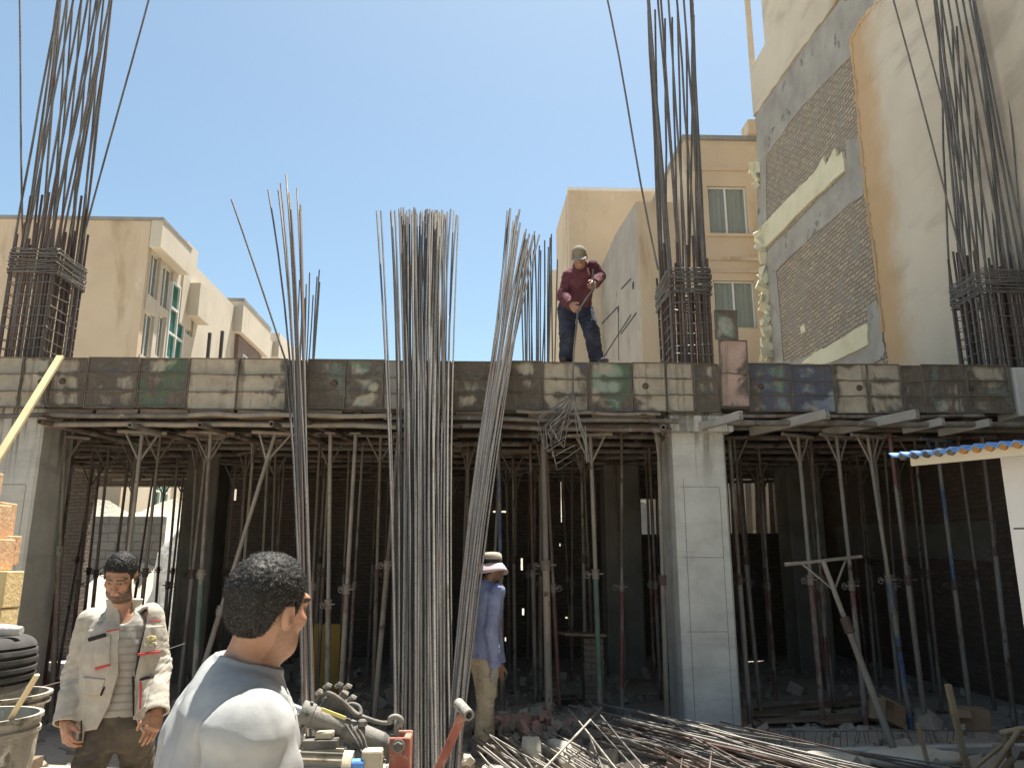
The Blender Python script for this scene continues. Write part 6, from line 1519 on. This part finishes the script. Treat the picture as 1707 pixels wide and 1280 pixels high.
carton(1622, 1228, 8.8, (.3, .25, .24), (0, 0, R(-12)), 'upright brown carton near the white shed in the right bay')
# yellow board and brick pier inside
p = at(545, 1110, 11.6); tag(MB().box((p.x - .2, 11.6, -.1), (p.x + .17, 11.63, at(545, 1040, 11.6).z), None, .012).build('yellow_board', mat('dull_yellow_board', [(.30, .19, .04), (.4, .27, .07)], 2, .8)), 'dull yellow board standing in the dark left of the dense bundle', 'board')
pr = thing('brick_pier', 'narrow brick pier with a pale board laid on top, left of the front column', 'pier', (1.45, 9.9, -.1)); p = at(990, 1180, 9.9); q = at(988, 1062, 9.9)
MB().box((p.x - .1, 9.9, -.1), (p.x + .13, 10.2, q.z)).build('brick_stack', m_brick_x, pr); a, c_ = at(938, 1040, 9.7), at(1010, 1052, 9.7); MB().bar((a.x, 9.9, q.z + .05), (c_.x, 10.0, q.z + .022), .3, .03).build('board', m_timber, pr)
# ---- kerb, stirrup row, trestle and stake in the right foreground
k0, k1 = at(1318, 1264, 7.62), at(1720, 1250, 7.75); tag(MB().bar((k0.x, 7.62, -.04), (k1.x + .6, 7.75, -.02), .12, .07).build('concrete_kerb', m_concrete, loc=(k0.x, 7.62, -.04), bevel=.008), 'low grey concrete kerb on the ground across the right bay', 'kerb')
sr = thing('stirrup_row', 'row of small thin stirrups standing along the foot of the right bay', 'stirrups', (at(1360, 1230, 8.1).x, 8.1, -.1)); ra = []
z1, z0 = at(1350, 1216, 8.1).z, -.1
for i in range(15):
    x = at(1268 + i * 22, 1230, 8.1).x; w_ = random.uniform(.06, .1); l = random.uniform(-.05, .05)
    MB().tube([(x, 8.1, z0), (x + l, 8.1, z1 + random.uniform(-.04, .01)), (x + l + w_, 8.16, z1 - .02), (x + w_ * 1.3, 8.2, z0)], .0038, 5).build('stirrup', m_rebar, sr, smooth=30)
MB().tube([(at(1262, 1218, 8.1).x, 8.1, z1 - .01), (at(1690, 1218, 8.1).x, 8.12, z1 - .02)], .004, 5).build('runner_bar', m_rebar, sr)
m_tr = mat('trestle_wood', [(.24, .175, .105), (.33, .25, .155), (.41, .32, .21)], 4, .85, .4, 40, .006)
tr_ = thing('timber_trestle', 'yellowish timber trestle of crossed pieces at bottom right', 'trestle', (at(1690, 1270, 6.9).x, 6.9, -.1))
for (a, b_, w_) in (((1668, 1222), (1730, 1214), .055), ((1672, 1234), (1730, 1232), .05), ((1700, 1216), (1648, 1292), .045), ((1672, 1240), (1604, 1300), .03), ((1690, 1262), (1662, 1300), .05), ((1676, 1220), (1690, 1300), .04)):
    p, q = at(*a, 6.9 + random.uniform(-.08, .08)), at(*b_, 6.9 + random.uniform(-.08, .08)); MB().tube([p, p.lerp(q, .5) + Vector((0, 0, .008)), q], [w_ / 2, w_ / 1.8, w_ / 2], 8).build('timber', m_tr, tr_, smooth=50)
for (a, b_, Y, w_, lab) in (((1580, 1140), (1616, 1300), 7.0, .045, 'upright yellowish wooden stake in the right foreground'), ((1530, 1205), (1552, 1295), 7.1, .03, 'short thin stake left of the upright stake')):
    p, q = at(*a, Y), at(*b_, Y); tag(MB().bar(p, q, w_, w_).build('stake', m_tr, loc=q, bevel=.004), lab, 'stake')
sk = MB(); c = at(1370, 1272, 7.1); o_ = sdf_mesh(lambda P: smin(ell(P, c, (.42, .2, .09)), ell(P, c + Vector((.9, .2, -.01)), (.5, .22, .08)), .05) + wob(P, 14, 9) * .014, np.array(c) - [.7, .4, .25], np.array(c) + [1.6, .6, .25], .016, 'sack', mat('dirty_white_sack', [(.4, .36, .29), (.55, .51, .43)], 4, .9, .5, 14, .02), None); tag(o_, 'dirty white sacking lying flat at the bottom right edge', 'sack')
# ---- white shed with a corrugated roof at right
zl = at(1520, 775, 5.6).z; L0 = at(1520, 775, 5.6); L1 = atz(1707, 757, zl); dv = (L1 - L0).normalized(); nv = Vector((dv.y, -dv.x, 0))
if nv.y > 0: nv = -nv
sd = thing('shed', 'white shed with cream fascia board and blue corrugated roof at right', 'shed', (L1.x, L1.y, -.1))
m_shed = mat('white_shed_wall', [(.60, .57, .53), (.68, .655, .61), (.72, .70, .66)], 1.5, .9, .15, 30, .004)
wp = atz(1656, 765, zl); wp = Vector((wp.x, wp.y, 0)) - nv * .12
e = wp + dv * 3
MB().prism([(wp.x, wp.y, -.1), (e.x, e.y, -.1), (e.x, e.y, zl + .02), (wp.x, wp.y, zl + .02)], -nv * .09).build('wall', m_shed, sd)
MB().bar(L0 + Vector((0, 0, .03)), L0 + dv * 4 + Vector((0, 0, .03)), .03, .075).build('fascia', mat('cream_board', [(.50, .43, .30), (.60, .53, .39)], 2, .7, .2), sd)
rf = MB(); s0 = at(1484, 771, 5.66); s0.z = zl + .06; nn = 150; wl = .0838
def rpt(i, j):
    u = i / nn * 4.0; p = s0 + dv * u - nv * (.0 + 1.5 * j) + Vector((0, 0, .02 + .13 * j + .018 * math.cos(u / wl * 2 * math.pi))); return p - Vector((0, 0, zl * 0))
ofs = Vector((0, 0, 0))
for i in range(nn + 1):
    for j in (0, 1): rf.v.append(tuple(rpt(i, j)))
for i in range(nn): rf.f.append((2 * i, 2 * i + 2, 2 * i + 3, 2 * i + 1))
o_ = rf.build('roof_sheet', mat('blue_sheet', [(.06, .19, .46), (.09, .25, .55), (.16, .32, .6)], 4, .45, .1, spec=.5, stains=[((.3, .3, .3), 5, .66, .72)]), sd, smooth=60); o_.modifiers.new('thick', 'SOLIDIFY').thickness = .012
m_or = mat('orange_closure', [(.34, .15, .04), (.44, .22, .07)], 5, .8)
for i in range(44):
    p = s0 + dv * (wl * (i + .0)) + nv * -.02 + Vector((0, 0, .002)); 
    if i < 1: continue
    MB().lathe([(0, 0), (.026, 0), (.026, .03), (0, .03)], p, 10, -nv).build('tile_closure', m_or if i > 5 else m_black, sd)
MB().bar(s0 - nv * .5 + Vector((.0, 0, .02)), s0 - nv * .5 + dv * 4 + Vector((0, 0, .02)), .04, .04).build('purlin', m_timber, sd)
p = atz(1690, 880, 1.9); p = at(1690, 881, 5.15); MB().tube([p, p + dv * .3], .007, 6).build('hook', m_black, sd)

# old planks standing outside behind the rear gap of the right bay
for i in range(6):
    p, q = at(1219 + i * 13, 892, 16.3), at(1221 + i * 13 + random.uniform(-3, 3), 792 + random.uniform(0, 14), 16.5); p.z = -.1
    tag(MB().bar(p, q, .13, .03, (0, 1, 0)).build('plank', m_timber if i % 2 else m_pale, loc=p), 'weathered plank standing outside the rear gap right of the front column', 'plank', 'planks outside the rear gap')
